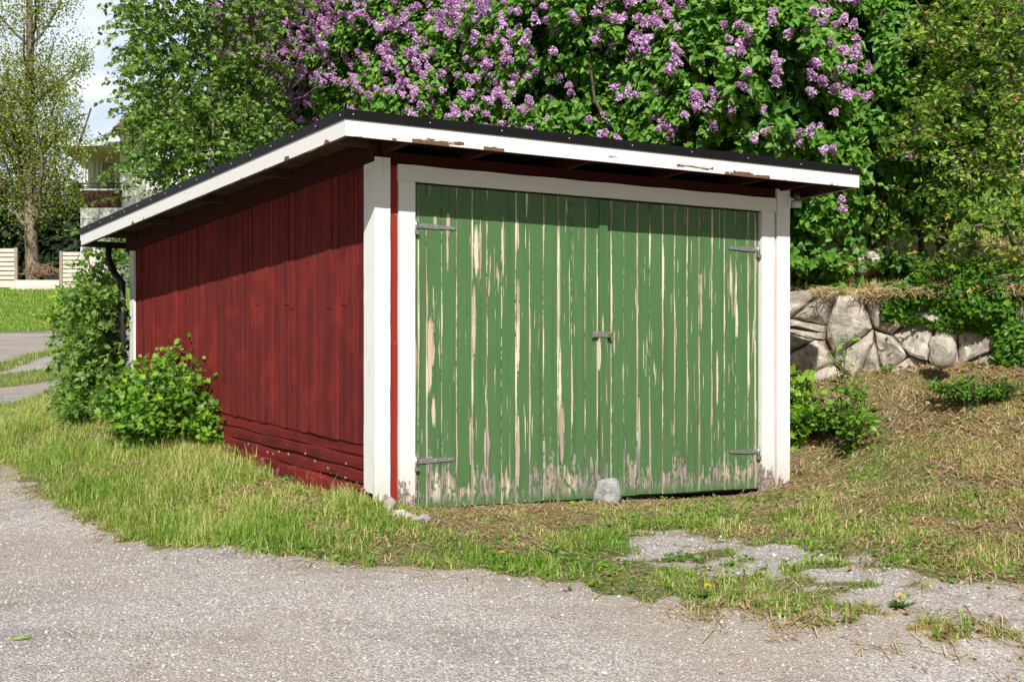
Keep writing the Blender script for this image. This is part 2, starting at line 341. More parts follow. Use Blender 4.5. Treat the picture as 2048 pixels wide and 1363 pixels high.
def mat_ground():
    N = NT('gravel_and_turf'); P = N.pos(); g = N.attr('grass'); dry = N.attr('dry'); wet = N.attr('wet')
    x = N.n('ShaderNodeTexVoronoi', feature='F1'); N.set(x.inputs['Vector'], P); x.inputs['Scale'].default_value = 88
    y = N.n('ShaderNodeTexVoronoi', feature='F1'); N.set(y.inputs['Vector'], P); y.inputs['Scale'].default_value = 190
    cs = sep(N, x.outputs['Color']); cs2 = sep(N, y.outputs['Color'])
    stone = N.ramp(cs[0], [(0, (.21, .19, .175)), (.3, (.39, .365, .34)), (.6, (.51, .48, .445)), (.85, (.58, .55, .51)), (1, (.68, .65, .61))])
    stone = N.mix(N.step(cs[1], .82, .95), stone, (.46, .33, .27)); st2 = N.ramp(cs2[0], [(0, (.20, .19, .18)), (.5, (.42, .40, .38)), (1, (.64, .62, .59))])
    stone = N.mix(N.step(x.outputs['Distance'], .55, .62), stone, st2)
    pat = N.noise(P, .9, 5, .65); pat2 = N.noise(P, 5.0, 5, .7)
    trk = N.noise(N.mapv(P, (.35, 1.1, 1), (0, 0, 0), (0, 0, .35)), 1.0, 4, .6); stone = N.mix(N.math('MULTIPLY', N.step(N.math('ADD', N.math('MULTIPLY', pat, .5), N.math('MULTIPLY', trk, .5)), .44, .58), .75), stone, N.mix(cs2[1], (.29, .225, .17), (.50, .42, .34)))
    stone = N.mix(N.math('MULTIPLY', N.step(pat2, .56, .75), .5), stone, (.24, .185, .14))
    zz = N.n('ShaderNodeTexVoronoi', feature='F1'); N.set(zz.inputs['Vector'], P); zz.inputs['Scale'].default_value = 42; zc = sep(N, zz.outputs['Color']); bigst = N.math('MULTIPLY', N.step(zc[2], .86, .90), N.step(zz.outputs['Distance'], .42, .36)); stone = N.mix(bigst, stone, N.ramp(zc[0], [(0, (.26, .25, .245)), (.6, (.48, .455, .425)), (1, (.62, .59, .55))]))
    damp = N.noise(N.mapv(P, (.5, 1.6, 1), (3, 1, 0), (0, 0, .25)), 1.3, 5, .65); stone = N.mix(N.math('MULTIPLY', N.step(damp, .50, .66), .40), stone, (.15, .13, .115))
    gap = N.step(x.outputs['Distance'], .35, .7); stone = N.mix(N.math('MULTIPLY', gap, .45), stone, (.16, .145, .13))
    stone = N.mix(wet, stone, (.06, .05, .04))
    n1 = N.noise(P, 22, 6, .75); n2 = N.noise(P, 3.0, 4); n3 = N.noise(P, 90, 3, .7)
    n5 = N.noise(P, 55, 6, .85); soil = N.ramp(n5, [(.36, (.03, .022, .013)), (.48, (.13, .095, .055)), (.6, (.34, .25, .16))])
    turf = N.ramp(n3, [(.34, (.03, .042, .012)), (.5, (.10, .125, .035)), (.66, (.26, .28, .10))])
    straw = N.ramp(n3, [(.36, (.06, .032, .018)), (.5, (.27, .19, .10)), (.7, (.42, .32, .19))])
    moss = N.step(N.noise(P, 2.3, 4, .65), .56, .72)
    gr = N.mix(N.step(n2, .35, .65), soil, turf); gr = N.mix(dry, gr, N.mix(N.step(n1, .45, .6), straw, soil))
    gr = N.mix(N.math('MULTIPLY', N.math('MULTIPLY', moss, .75), N.attr('moss')), gr, N.mix(n3, (.16, .075, .015), (.46, .24, .06)))
    far = N.attr('lawn'); lw = N.ramp(N.noise(N.mapv(P, (1, .25, 1)), 3.5, 5, .7), [(.3, (.055, .115, .012)), (.55, (.11, .20, .022)), (.75, (.17, .25, .04))])
    gr = N.mix(far, gr, lw)
    e = N.step(N.math('ADD', g, N.math('MULTIPLY', N.math('SUBTRACT', N.noise(P, 14, 5, .7), .5), .9)), .42, .58)
    dust = N.step(N.math('ADD', g, N.math('MULTIPLY', N.math('SUBTRACT', N.noise(P, 5, 5, .7), .5), .5)), .0, .45)
    stone = N.mix(N.math('MULTIPLY', dust, .75), stone, N.mix(n3, (.20, .15, .10), (.42, .35, .26)))
    c = N.mix(e, stone, gr)
    h = N.math('ADD', N.math('MULTIPLY', N.math('SUBTRACT', 1.0, x.outputs['Distance']), .8), N.math('MULTIPLY', n1, .3))
    N.pbr(c, .9, .2, N.bump(h, .8, .010)); return N.m
def mat_rock(name, a, b, lich=(.5, .5, .42), scale=6):
    N = NT(name); P = N.pos(); n = N.noise(P, scale, 8, .7); f = N.noise(P, 60, 4, .7); l = N.noise(P, 9, 5, .7)
    c = N.ramp(n, [(.3, a), (.55, b), (.75, tuple(min(1, x*1.3) for x in b))]); c = N.mix(N.math('MULTIPLY', N.step(N.attr('rnd'), .5, 1.0), .45), c, (.20, .165, .135)); c = N.mix(N.step(l, .50, .66), c, lich)
    c = N.mix(N.step(f, .60, .75), c, tuple(x*.35 for x in a)); c = N.mix(N.step(N.noise(P, 4, 5, .75), .54, .66), c, (.17, .11, .07))
    N.pbr(c, .92, .15, N.bump(N.math('ADD', n, N.math('MULTIPLY', f, .4)), .9, .03)); return N.m

M = {}
M['green'] = mat_green()
M['white'] = mat_white('white_painted_board', foot=.0)
M['whitefoot'] = mat_white('white_board_worn_foot', foot=.19)
M['frame'] = mat_white('white_frame_worn_foot', foot=.34, tone=(.78, .77, .75))
M['header'] = mat_white('white_header_board', horiz=True, tone=(.76, .74, .70))
M['fascia'] = mat_white('flaking_white_fascia', chips=.028, horiz=True)
M['red'] = mat_red('red_paint_boards'); M['redlog'] = mat_red('red_paint_timbers', True, .35); M['redsill'] = mat_red('faded_red_sill', True, .8)
def mat_frontred():
    N = NT('red_paint_front'); P = uvw(N); n = N.noise(P, 30, 4, .6); g = N.noise(N.mapv(P, (60, 60, 2)), 1.0, 4)
    c = N.mix(g, (.22, .017, .013), (.31, .027, .018)); b = N.step(N.noise(N.mapv(P, (1, 1, .5)), 34, 4, .7), .66, .70); c = N.mix(N.math('MULTIPLY', b, .8), c, (.42, .30, .25))
    N.pbr(c, .75, .25, N.bump(n, .3, .002)); return N.m
M['redfront'] = mat_frontred()
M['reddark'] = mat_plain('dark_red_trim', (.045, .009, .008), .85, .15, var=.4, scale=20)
M['deck'] = mat_plain('bare_roof_boards', (.075, .055, .038), .9, .1, var=.7, scale=7)
M['black'] = mat_plain('black_roof_metal', (.008, .007, .008), .5, .25, var=.3, scale=6, bump=.05)
M['blackplastic'] = mat_plain('black_gutter_plastic', (.016, .016, .017), .45, .4, var=.2, bump=0)
M['metal'] = mat_metal()
M['rust'] = mat_plain('rusty_iron', (.20, .085, .045), .8, .2, var=.5, scale=50)
M['ground'] = mat_ground()
M['rock'] = mat_rock('pale_granite', (.20, .175, .145), (.50, .44, .37), (.60, .56, .47)); M['rock2'] = mat_rock('grey_granite', (.20, .20, .20), (.38, .38, .37), (.44, .44, .42), 9)
M['porcelain'] = mat_plain('lamp_porcelain', (.55, .54, .50), .35, .5, var=.1, bump=0)
def mat_glass(name, col=(.05, .055, .06)):
    N = NT(name); N.pbr(col, .08, .6); return N.m
M['darkglass'] = mat_glass('dark_lamp_glass'); M['winglass'] = mat_glass('window_glass', (.07, .085, .10))
M['lilac_leaf'] = mat_leaf('lilac_leaves', [(.022, .075, .010), (.045, .125, .014), (.085, .19, .022), (.13, .25, .035)], .34, rough=.42, k=1.65)
M['birch_leaf'] = mat_leaf('birch_leaves', [(.035, .085, .014), (.07, .14, .022), (.12, .20, .040), (.21, .30, .085)], .42, rough=.42, spec=.3, k=1.75)
M['bush_leaf'] = mat_leaf('bush_leaves', [(.035, .10, .008), (.075, .18, .012), (.13, .25, .018), (.22, .33, .04)], .34, k=1.45)
M['cherry_leaf'] = mat_leaf('young_cherry_leaves', [(.045, .105, .012), (.10, .19, .022), (.17, .25, .035), (.26, .12, .04), (.30, .10, .05)], .42, k=2.0)
M['tree_leaf'] = mat_leaf('olive_leaves', [(.05, .08, .012), (.10, .14, .02), (.17, .21, .035), (.25, .27, .08)], .42, rough=.6, k=1.75)
M['conifer'] = mat_leaf('conifer_needles', [(.010, .022, .007), (.020, .038, .012), (.038, .058, .018)], .1, rough=.8)
M['grass'] = mat_leaf('grass_blades', [(.045, .10, .010), (.085, .17, .018), (.15, .24, .032), (.24, .30, .075), (.38, .35, .15), (.46, .36, .20), (.30, .19, .10)], .35, (1.3, 1.3, .7), rough=.55, spec=.25, k=1.6)
M['straw'] = mat_leaf('dry_straw', [(.20, .12, .06), (.36, .25, .13), (.54, .41, .22), (.62, .50, .30)], .25, (1.1, 1, .8), rough=.7, k=1.15)
M['litter'] = mat_leaf('dead_leaves', [(.16, .07, .035), (.28, .14, .07), (.40, .25, .15), (.50, .38, .28)], .15, (1.1, 1, .8), rough=.7)
M['petal'] = mat_leaf('lilac_petals', [(.17, .06, .14), (.34, .185, .33), (.46, .31, .46), (.62, .50, .64)], .32, (1.1, .9, 1.1), rough=.6, spec=.2, k=1.62)
M['yellow'] = mat_leaf('dandelion_petals', [(.80, .62, .01), (.9, .78, .03)], .2, (1.1, 1, .5))
M['twig'] = mat_bark('brown_twigs', (.07, .05, .035), (.17, .125, .09), 40)
M['stem'] = mat_bark('lilac_stems', (.10, .075, .055), (.22, .17, .13), 25)
M['bark'] = mat_bark('grey_brown_bark', (.075, .055, .04), (.27, .21, .15), 5)
M['birchbark'] = mat_bark('birch_bark', (.06, .045, .035), (.22, .18, .15), 9)
M['pebble'] = mat_leaf('gravel_stones', [(.17, .165, .165), (.34, .33, .32), (.45, .43, .41), (.58, .56, .54), (.46, .35, .29), (.60, .575, .54)], 0.0, rough=.9, spec=.2)
#@@MATS

# ---------------------------------------------------------------- terrain
CP = [ # px, py, depth (m) of points on the lower ground
 (1024,1363,5.8),(0,1363,5.6),(2048,1363,5.95),(828,1020,8.45),(1180,1003,9.25),(1570,968,10.25),(740,1003,8.35),(470,915,10.2),(300,840,11.7),
 (350,1088,8.2),(0,940,11.0),(200,1052,8.9),(1000,1138,7.2),(1250,1072,8.15),(1600,1080,8.0),(2048,1170,6.9),(2048,1080,7.6),(2048,1000,8.4),(2048,900,9.3),(2048,745,10.9),
 (1650,738,11.9),(1800,742,11.45),(1700,880,10.75),(1850,850,10.2),(1620,900,10.8),(0,815,14.6),(200,806,13.2),(150,762,17.5),(0,742,20.0),(0,700,24.5),(160,700,24.0),(150,665,29.5),(0,665,29.5),
 (-400,662,30),(350,665,30),(80,578,42),(-400,578,42),(400,578,42),(-300,940,11),(-400,1363,5.5),(2450,1363,6.0),(2450,1050,8.0),(1950,1260,6.3)]
cpw = np.array([at(*c) for c in CP])
ext = np.array([(x, y, z) for x, y, z in [(-12,0,-.45),(0,0,-.42),(12,0,-.3),(-12,-12,-.5),(12,-12,-.3),(0,-12,-.5),(-6,5,-.35),(6.5,11,1.0),(9,8,.9),(10,4,.3),(-14,14,.0),(-20,28,.8),(-30,42,2.1),(-25,60,2.6),(0,60,3.0),(-5,22,.8),(0,18,.7),(3,16,.9),(8,16,1.2),(0,40,2.2),(10,42,2.4),(30,42,2.4),(30,20,1.5),(30,0,.3),(-30,10,-.1),(-30,-12,-.5),(30,-12,-.2),(30,60,3)]])
cpw = np.vstack([cpw, ext])
def tps_fit(P, lam=.02):
    n = len(P); d = np.linalg.norm(P[:, None, :2]-P[None, :, :2], axis=2); K = np.where(d > 0, d*d*np.log(d+1e-9), 0)+np.eye(n)*lam
    Q = np.c_[np.ones(n), P[:, :2]]; A = np.block([[K, Q], [Q.T, np.zeros((3, 3))]]); return np.linalg.solve(A, np.r_[P[:, 2], 0, 0, 0])
TPS = tps_fit(cpw)
def h_low(x, y):
    x = np.asarray(x, float); y = np.asarray(y, float); sh = np.broadcast(x, y).shape
    xf = np.broadcast_to(x, sh).ravel(); yf = np.broadcast_to(y, sh).ravel(); o = np.empty(len(xf))
    for i in range(0, len(xf), 20000):
        a = xf[i:i+20000, None]; b = yf[i:i+20000, None]
        d2 = (a-cpw[:, 0])**2+(b-cpw[:, 1])**2+1e-12
        o[i:i+20000] = (.5*d2*np.log(d2))@TPS[:-3]+TPS[-3]+TPS[-2]*a[:, 0]+TPS[-1]*b[:, 0]
    o = o + .018*(fbm(xf*1.3, yf*1.3)-.5)+.012*(fbm(xf*6, yf*6)-.5)
    return o.reshape(sh)
def g_at(px, py):
    """world point where the view ray meets the lower ground"""
    px = np.asarray(px, float); py = np.asarray(py, float); kx = (px-CX)/FPX; kz = -(py-HOR)/FPX
    lo = np.full(px.shape, 3.0); Y = np.full(px.shape, np.nan); 
    ys = np.geomspace(3.0, 60, 220); prev = None
    hit = np.full(px.shape, 60.0)
    done = np.zeros(px.shape, bool)
    for yv in ys:
        z = EYE+kz*yv; below = (z < h_low(kx*yv, np.full(px.shape, yv))) & ~done
        hit[below] = yv; done |= below
    a = hit/1.02; b = hit.copy()
    for _ in range(12):
        m = (a+b)/2; under = EYE+kz*m < h_low(kx*m, m); b = np.where(under, m, b); a = np.where(under, a, m)
    return np.stack([kx*b, b], -1)
def poly_sd(x, y, P):
    """signed distance, positive inside"""
    x = np.asarray(x, float); y = np.asarray(y, float); ins = np.zeros(x.shape, bool); dm = np.full(x.shape, 1e9); n = len(P)
    for i in range(n):
        x1, y1 = P[i]; x2, y2 = P[(i+1) % n]
        c = ((y1 > y) != (y2 > y)); xi = (x2-x1)*(y-y1)/((y2-y1) if abs(y2-y1) > 1e-9 else 1e-9)+x1; ins ^= (c & (x < xi))
        dx, dy = x2-x1, y2-y1; L2 = dx*dx+dy*dy+1e-12; t = np.clip(((x-x1)*dx+(y-y1)*dy)/L2, 0, 1)
        dm = np.minimum(dm, np.hypot(x-x1-t*dx, y-y1-t*dy))
    return np.where(ins, dm, -dm)
VERGE = g_at(*np.array([(-260,905),(0,938),(100,1002),(200,1052),(300,1080),(430,1093),(560,1103),(700,1128),(850,1135),(1000,1150),(1130,1162),(1230,1190),(1300,1202),(1400,1225),(1500,1240),(1600,1252),(1720,1262),(1830,1280),(1950,1312),(2048,1340),(2500,1400)]).T)
VERGE = np.vstack([VERGE, [(14, 8), (14, 17), (-1, 17), (-3.5, 17)], g_at(*np.array([(180,752),(130,774),(60,796),(0,818),(-260,850)]).T)])
PATCHG = g_at(*np.array([(1200,1078),(1300,1066),(1450,1074),(1600,1080),(1750,1112),(1850,1150),(2048,1172),(2500,1200),(2500,1330),(2048,1296),(1900,1262),(1760,1205),(1600,1186),(1450,1172),(1330,1140),(1240,1112)]).T)
S1 = g_at(*np.array([(-200,760),(0,724),(90,700),(190,678),(190,692),(100,712),(0,742),(-200,790)]).T)
S2 = g_at(*np.array([(-200,800),(0,748),(90,738),(190,722),(190,742),(130,758),(40,772),(0,776),(-200,830)]).T)
LAWN = np.vstack([g_at(*np.array([(-600,664),(0,664),(180,660),(330,660)]).T), [(-6, 60), (-60, 60), (-60, 30)]])
SHEDP = np.array([SP((-.2, .0, 0))[:2], SP((3.05, .0, 0))[:2], SP((3.05, 4.6, 0))[:2], SP((-.2, 4.6, 0))[:2]])
def masks(x, y):
    n = (fbm(x*2.2, y*2.2, 3.3)-.5)
    n9 = (fbm(x*9, y*9, 1.3)-.5); sd = poly_sd(x, y, VERGE)+n*.45+n9*.30
    g = sstep(-.20, .16, sd)
    pg = poly_sd(x, y, PATCHG)+n*.6+n9*.5; g = g*(1-.93*sstep(-.25, .25, pg)); st_ = sstep(.9, 1.9, x)*(1-sstep(.25, .7, sd)); g = g*(1-st_*(1-sstep(.46, .60, fbm(x*3.5, y*6, 4.4))))
    g = np.maximum(g, .75*sstep(.56, .68, fbm(x*3.6+2, y*4.8, 21.0))*sstep(-.1, .3, sd)); g = np.maximum(g, .5*sstep(.62, .72, fbm(x*7+2, y*9, 11.0))*sstep(-.35, .0, sd))
    for S in (S1, S2): g = np.maximum(g, sstep(-.25, .3, poly_sd(x, y, S)+n*.6))
    lw = sstep(-.2, .3, poly_sd(x, y, LAWN)); g = np.maximum(g, lw)
    g = np.maximum(g, sstep(20, 22, y)*sstep(-4.5, -3.5, x)); g = np.maximum(g, sstep(44, 46, y))
    # dryness: straw-coloured mown slope on the right and along the wall of the shed
    dry = sstep(.46, .64, fbm(x*1.1+4, y*1.1, 8.1))*.8
    right = sstep(2.4, 3.2, x)*sstep(6.5, 8.2, y); dry = np.maximum(dry*.55, right*(.40+.8*(fbm(x*1.6, y*1.6, 2.2)-.25)))
    front = sstep(-.8, -.3, x)*(1-sstep(.1, .9, -((y-8.52)-(x+.6)*.649)))*(1-sstep(2.6, 3.2, x))
    dry = np.maximum(dry, front*.55)
    sidew = 1-sstep(.0, .8, np.abs((x+.84)*.8387+(y-8.37)*.5446+.35)); dry = np.maximum(dry, sidew*.65*(y > 8.2)*(x < -.8))
    dry = np.clip(dry*(1-lw), 0, 1)
    return np.clip(g, 0, 1), dry, lw
xs = np.concatenate([np.linspace(-60, -9, 35)[:-1], np.linspace(-9, -5, 60)[:-1], np.linspace(-5, 5.5, 300)[:-1], np.linspace(5.5, 12, 40)[:-1], np.linspace(12, 60, 16)])
ys = np.concatenate([np.linspace(-30, 3, 12)[:-1], np.linspace(3, 13, 290)[:-1], np.linspace(13, 30, 170)[:-1], np.linspace(30, 62, 50)])
GX, GY = np.meshgrid(xs, ys); GZ = h_low(GX.ravel(), GY.ravel()).reshape(GX.shape)
gm, dm, lm = masks(GX.ravel(), GY.ravel())
wet = (np.exp(-((GX.ravel()+9.3)/2.5)**2*0)*sstep(-.5, -.1, poly_sd(GX.ravel(), GY.ravel(), LAWN))*(1-lm))*.9
mossm = sstep(-.5, .5, GX.ravel())*(1-sstep(12, 13, GY.ravel()))
nx, ny = len(xs), len(ys); idx = np.arange(nx*ny).reshape(ny, nx)
quads = np.stack([idx[:-1, :-1].ravel(), idx[:-1, 1:].ravel(), idx[1:, 1:].ravel(), idx[1:, :-1].ravel()], 1)
fgm = gm[quads].mean(1)
GV = np.stack([GX.ravel(), GY.ravel(), GZ.ravel()], 1)
def sub_mesh(name, q):
    used = np.unique(q); rm = np.full(len(GV), -1); rm[used] = np.arange(len(used))
    return fast_mesh(name, GV[used], [rm[q]], dict(grass=gm[used], dry=dm[used], lawn=lm[used], wet=wet[used], moss=mossm[used]), True)
tag(raw_obj('gravel_road', sub_mesh('gravel_road', quads[fgm <= .5]), M['ground']), kind='structure')
tag(raw_obj('ground', sub_mesh('ground', quads[fgm > .5]), M['ground']), kind='structure')
# land going on to the horizon
mb = MB(); far = [(-1200, 60, 2.4), (1200, 60, 2.4), (1200, 1500, 6), (-1200, 1500, 6), (-1200, -600, -.8), (1200, -600, -.8), (-58, -28, -.8), (58, -28, -.8), (-58, 60, 1.5), (58, 60, 1.5)]
mb.add(far, [(0, 1, 2, 3), (4, 5, 7, 6), (4, 6, 8, 0), (7, 5, 1, 9)])
o = mb.build('terrain', M['ground']); tag(o, kind='structure')
o.data.attributes.new('grass', 'FLOAT', 'POINT').data.foreach_set('value', [1.0]*10); o.data.attributes.new('lawn', 'FLOAT', 'POINT').data.foreach_set('value', [1.0]*10)

# upper garden behind the stone wall
WL = [(-.1, 14.9), (1.35, 13.0), (2.30, 12.05), (3.4, 11.55), (4.6, 11.15), (6.6, 10.8), (10, 10.2)]   # line of the retaining wall
def wall_y(x): return np.interp(x, [p[0] for p in WL], [p[1] for p in WL])
def h_up(x, y):
    d = np.maximum(y-(12.2-.25*(x-2.3)), 0)
    return 1.42+.19*d-.0025*d*d+.05*(fbm(x*1.5, y*1.5, 5.0)-.5)+.16*(vnoise(np.asarray(x)*1.7, 3.0, 5.5)-.45)*np.exp(-np.maximum(np.asarray(y)-wall_y(x), 0)/.6)
tx = np.linspace(-.1, 16, 110); ty = np.linspace(0, 1, 120)**1.6
TX, TT = np.meshgrid(tx, ty); TY = wall_y(TX)+.10+TT*30; TZ = h_up(TX, TY)
ti = np.arange(TX.size).reshape(TX.shape); tq = np.stack([ti[:-1, :-1].ravel(), ti[:-1, 1:].ravel(), ti[1:, 1:].ravel(), ti[1:, :-1].ravel()], 1)
lawn_up = sstep(14.6, 15.6, TY.ravel()); 
def skirt(V, row):   # closes the terrace downwards so it is a solid bank
    return np.array([(x, y, z-3.0) for x, y, z in V[row]])
TV = np.stack([TX.ravel(), TY.ravel(), TZ.ravel()], 1); allq = [tq]; base = len(TV)
left = ti[:, 0]; sk = skirt(TV, left); TVx = np.vstack([TV, sk]); q2 = np.stack([left[:-1], left[1:], base+np.arange(1, len(left)), base+np.arange(len(left)-1)], 1)
n_ = len(TVx)
me = fast_mesh('upper_garden', TVx, [np.vstack([tq, q2])], dict(grass=np.ones(n_), dry=np.r_[.7*(1-lawn_up), np.ones(len(sk))], lawn=np.r_[lawn_up, np.zeros(len(sk))], wet=np.zeros(n_)), True)
tag(raw_obj('garden_terrace', me, M['ground']), kind='structure')

# ---------------------------------------------------------------- garage
garage = empty('garage', SP((1.4, 0, 0)), 'red wooden garage with white corner boards, peeling green double doors and black-edged sloping roof', 'garage')
UL, UR = s_at(746), s_at(1574); VB = 4.69
def zr(u, v): return 2.355-.0193*(u+.666)-.0726*(v+.4)            # top of the black edge, world z
def wr(u, v, d=0): return zr(u, v)-d-DU*u-DV*v                      # the same in shed w
RU0, RU1, RV0, RV1 = -.666, 3.48, -.4, 4.90
rd = random.Random(3)
# left wall: vertical boards above, timbers and sill below
mb = MB(SP); v = .10
while v < VB-.03:
    wd = rd.choice([.04, .055, .07, .085, .095]); v1 = min(v+wd, VB-.01); off = rd.uniform(-.003, .004); r_ = rd.random(); us = UL+.022
    zb = .385+rd.uniform(-.006, .006)
    cut = rd.random() < .22 and v < 3.2; parts = [(zb, None)]
    tops = [(zb, 1.21+rd.uniform(-.03, .03)), (1.0, None)] if cut else [(zb, None)]
    if cut: tops = [(tops[0][0], tops[0][1]), (tops[0][1]+.003, None)]
    for k, (a, b) in enumerate(tops):
        g = .0032; vv0, vv1 = v+g, v1-g; dz = off+(.004*k)
        t0 = wr(-.3, v, .17) if b is None else b; t1 = wr(-.3, v1, .17) if b is None else b
        ux = us-dz
        # chamfered board
        c = .003; sec = [(ux+.02, vv0), (ux+c, vv0), (ux, vv0+c), (ux, vv1-c), (ux+c, vv1), (ux+.02, vv1)]
        vs = [(p[0], p[1], a) for p in sec]+[(p[0], p[1], t0+(t1-t0)*((p[1]-v)/(v1-v))) for p in sec]
        n = len(sec); fs = [(i, (i+1) % n, n+(i+1) % n, n+i) for i in range(n)]+[tuple(range(n))[::-1], tuple(range(n, 2*n))]
        mb.add(vs, [tuple(reversed(f)) for f in fs], {'br': (r_+.1*k) % 1.0})
    v = v1
mb.build('wall', M['red'], garage); mb = MB(SP)
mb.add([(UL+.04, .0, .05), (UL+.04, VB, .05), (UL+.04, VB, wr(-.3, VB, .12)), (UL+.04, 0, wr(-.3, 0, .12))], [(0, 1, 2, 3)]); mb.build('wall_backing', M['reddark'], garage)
def timber(name, w0, w1, uo, mat, v0=.10, v1=VB, seed=1, br=.4):
    n = 60; vs = []; fs = []; q = random.Random(seed)
    ph = [q.uniform(0, 6) for _ in range(4)]
    for i in range(n+1):
        v = v0+(v1-v0)*i/n
        a = .006*math.sin(v*2.1+ph[0])+.004*math.sin(v*7+ph[1]); b = .007*math.sin(v*1.7+ph[2])+.004*math.sin(v*9+ph[3]); e = .003*math.sin(v*4+ph[1])
        sec = [(UL+.05, w0+a), (UL+uo+e+.006, w0+a), (UL+uo+e, w0+a+.008), (UL+uo+e-.002, (w0+w1)/2), (UL+uo+e, w1+b-.008), (UL+uo+e+.006, w1+b), (UL+.05, w1+b)]
        vs += [(s_[0], v, s_[1]) for s_ in sec]
        if i:
            for j in range(6): fs.append(((i-1)*7+j, (i-1)*7+j+1, i*7+j+1, i*7+j))
    fs += [tuple(range(7))[::-1], tuple(n*7+j for j in range(7))]
    m_ = MB(SP); m_.add(vs, fs, {'br': br}, False); return m_.build(name, mat, garage)
timber('wall_timber', .302, .40, .034, M['redlog'], seed=1, br=.75); timber('wall_timber', .222, .296, .031, M['redlog'], seed=2, br=.2); timber('wall_timber', .140, .216, .029, M['redlog'], seed=3, br=.5)
sl = timber('sill', -.06, .132, -.012, M['redsill'], seed=5, br=.6); sl['label'] = 'faded red sill beam under the side wall'
# pale knots
M['knot'] = mat_plain('pale_knot_wood', (.55, .36, .20), .8)
mb = MB(SP); 
for px, py in [(498,887),(520,899),(536,903),(547,907),(559,902),(578,907),(612,906),(631,921),(657,935),(693,926),(692,954)]:
    k = (px-CX)/FPX; c0 = O0+UU*(UL+.03); t = (c0[0]-k*c0[1])/(k*VV[1]-VV[0]); Y = c0[1]+VV[1]*t; w = EYE-(py-HOR)/FPX*Y-DU*UL-DV*t; s_ = rd.uniform(.7, 1.4)
    mb = MB(SP); mb.add([(UL+.0255, t-.018*s_, w), (UL+.0255, t-.004, w-.006), (UL+.0255, t, w-.010*s_), (UL+.0255, t+.005, w-.004), (UL+.0255, t+.018*s_, w), (UL+.0255, t+.005, w+.005), (UL+.0255, t, w+.011*s_), (UL+.0255, t-.005, w+.005)], [tuple(range(8))]); mb.build('knot', M['knot'], garage)
# right, rear walls
mb = MB(SP); v = .0
while v < VB: v1 = min(v+.105, VB); mb.add([(UR-.02, v+.002, .0), (UR-.02, v1-.002, .0), (UR-.02, v1-.002, wr(UR, v1, .14)), (UR-.02, v+.002, wr(UR, v, .14)), (UR-.045, v+.002, .0), (UR-.045, v1-.002, .0), (UR-.045, v1-.002, wr(UR, v1, .14)), (UR-.045, v+.002, wr(UR, v, .14))], [(0,1,2,3),(7,6,5,4),(0,3,7,4),(1,5,6,2)], {'br': rd.random()}); v = v1
mb.build('wall', M['red'], garage)
mb = MB(SP); u = UL+.05
while u < UR-.05: u1 = min(u+.105, UR-.05); mb.box(u+.002, u1-.002, VB-.03, VB, .0, wr(u, VB, .14), {'br': rd.random()}); u = u1
mb.build('wall', M['red'], garage)
# front wall: strips beside the frame and the band above the header
sF0, sF1, sD0, sD1, sF2, sF3 = s_at(776), s_at(794.5), 0.0, s_at(1520), s_at(1545.5), s_at(1549)
WH0, WH1 = 2.012, 2.012+.100
mb = MB(SP)
mb.box(UL+.02, sF1+.03, -.004, .02, -.02, WH1-.012, {'br': .5}); mb.build('front_wall', M['redfront'], garage); mb = MB(SP); mb.box(sF2-.03, UR-.02, -.004, .02, -.02, WH1-.012, {'br': .5})
mb.build('front_wall', M['redfront'], garage); mb = MB(SP)
u = UL+.02
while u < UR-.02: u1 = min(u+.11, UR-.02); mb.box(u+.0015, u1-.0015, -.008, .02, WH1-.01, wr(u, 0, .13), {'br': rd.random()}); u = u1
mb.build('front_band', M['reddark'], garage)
# corner boards
def upright(u0, u1, v0, v1, w0, w1, name, mat, w1b=None, sub=24):
    m_ = MB(SP); w1b = w1 if w1b is None else w1b
    q = random.Random(int((u0+9)*1000)); vs = []; fs = []; at_ = []
    for i in range(sub+1):
        t = i/sub; e = q.uniform(-.0012, .0012)*(0 < i < sub); wl = w0+(w1-w0)*t; wl2 = w0+(w1b-w0)*t
        vs += [(u0+e, v0, wl), (u1+e, v0, wl2), (u1+e, v1, wl2), (u0+e, v1, wl)]; at_ += [wl-w0]*4
        if i:
            b = (i-1)*4; fs += [(b, b+1, b+5, b+4), (b+1, b+2, b+6, b+5), (b+2, b+3, b+7, b+6), (b+3, b, b+4, b+7)]
    fs += [(3, 2, 1, 0), (sub*4, sub*4+1, sub*4+2, sub*4+3)]
    m_.add(vs, fs, {'bh': at_}); return m_.build(name, mat, garage)
zt = wr(UL, 0, .15)
upright(UL-.004, sF0, -.030, -.0045, -.02, wr(UL, 0, .17), 'corner_board', M['whitefoot'])
upright(UL-.002, UL+.021, -.004, .118, .110, wr(UL, .1, .17), 'corner_board', M['white'])
upright(sF3, UR, -.030, -.0045, -.03, wr(UR, 0, .13), 'corner_board', M['whitefoot'])
upright(UR-.021, UR-.002, -.004, .10, .05, wr(UR, .1, .15), 'corner_board', M['white'])
upright(UL+.002, UL+.035, VB-.10, VB+.012, .35, wr(UL, VB, .20), 'corner_board', M['white'])
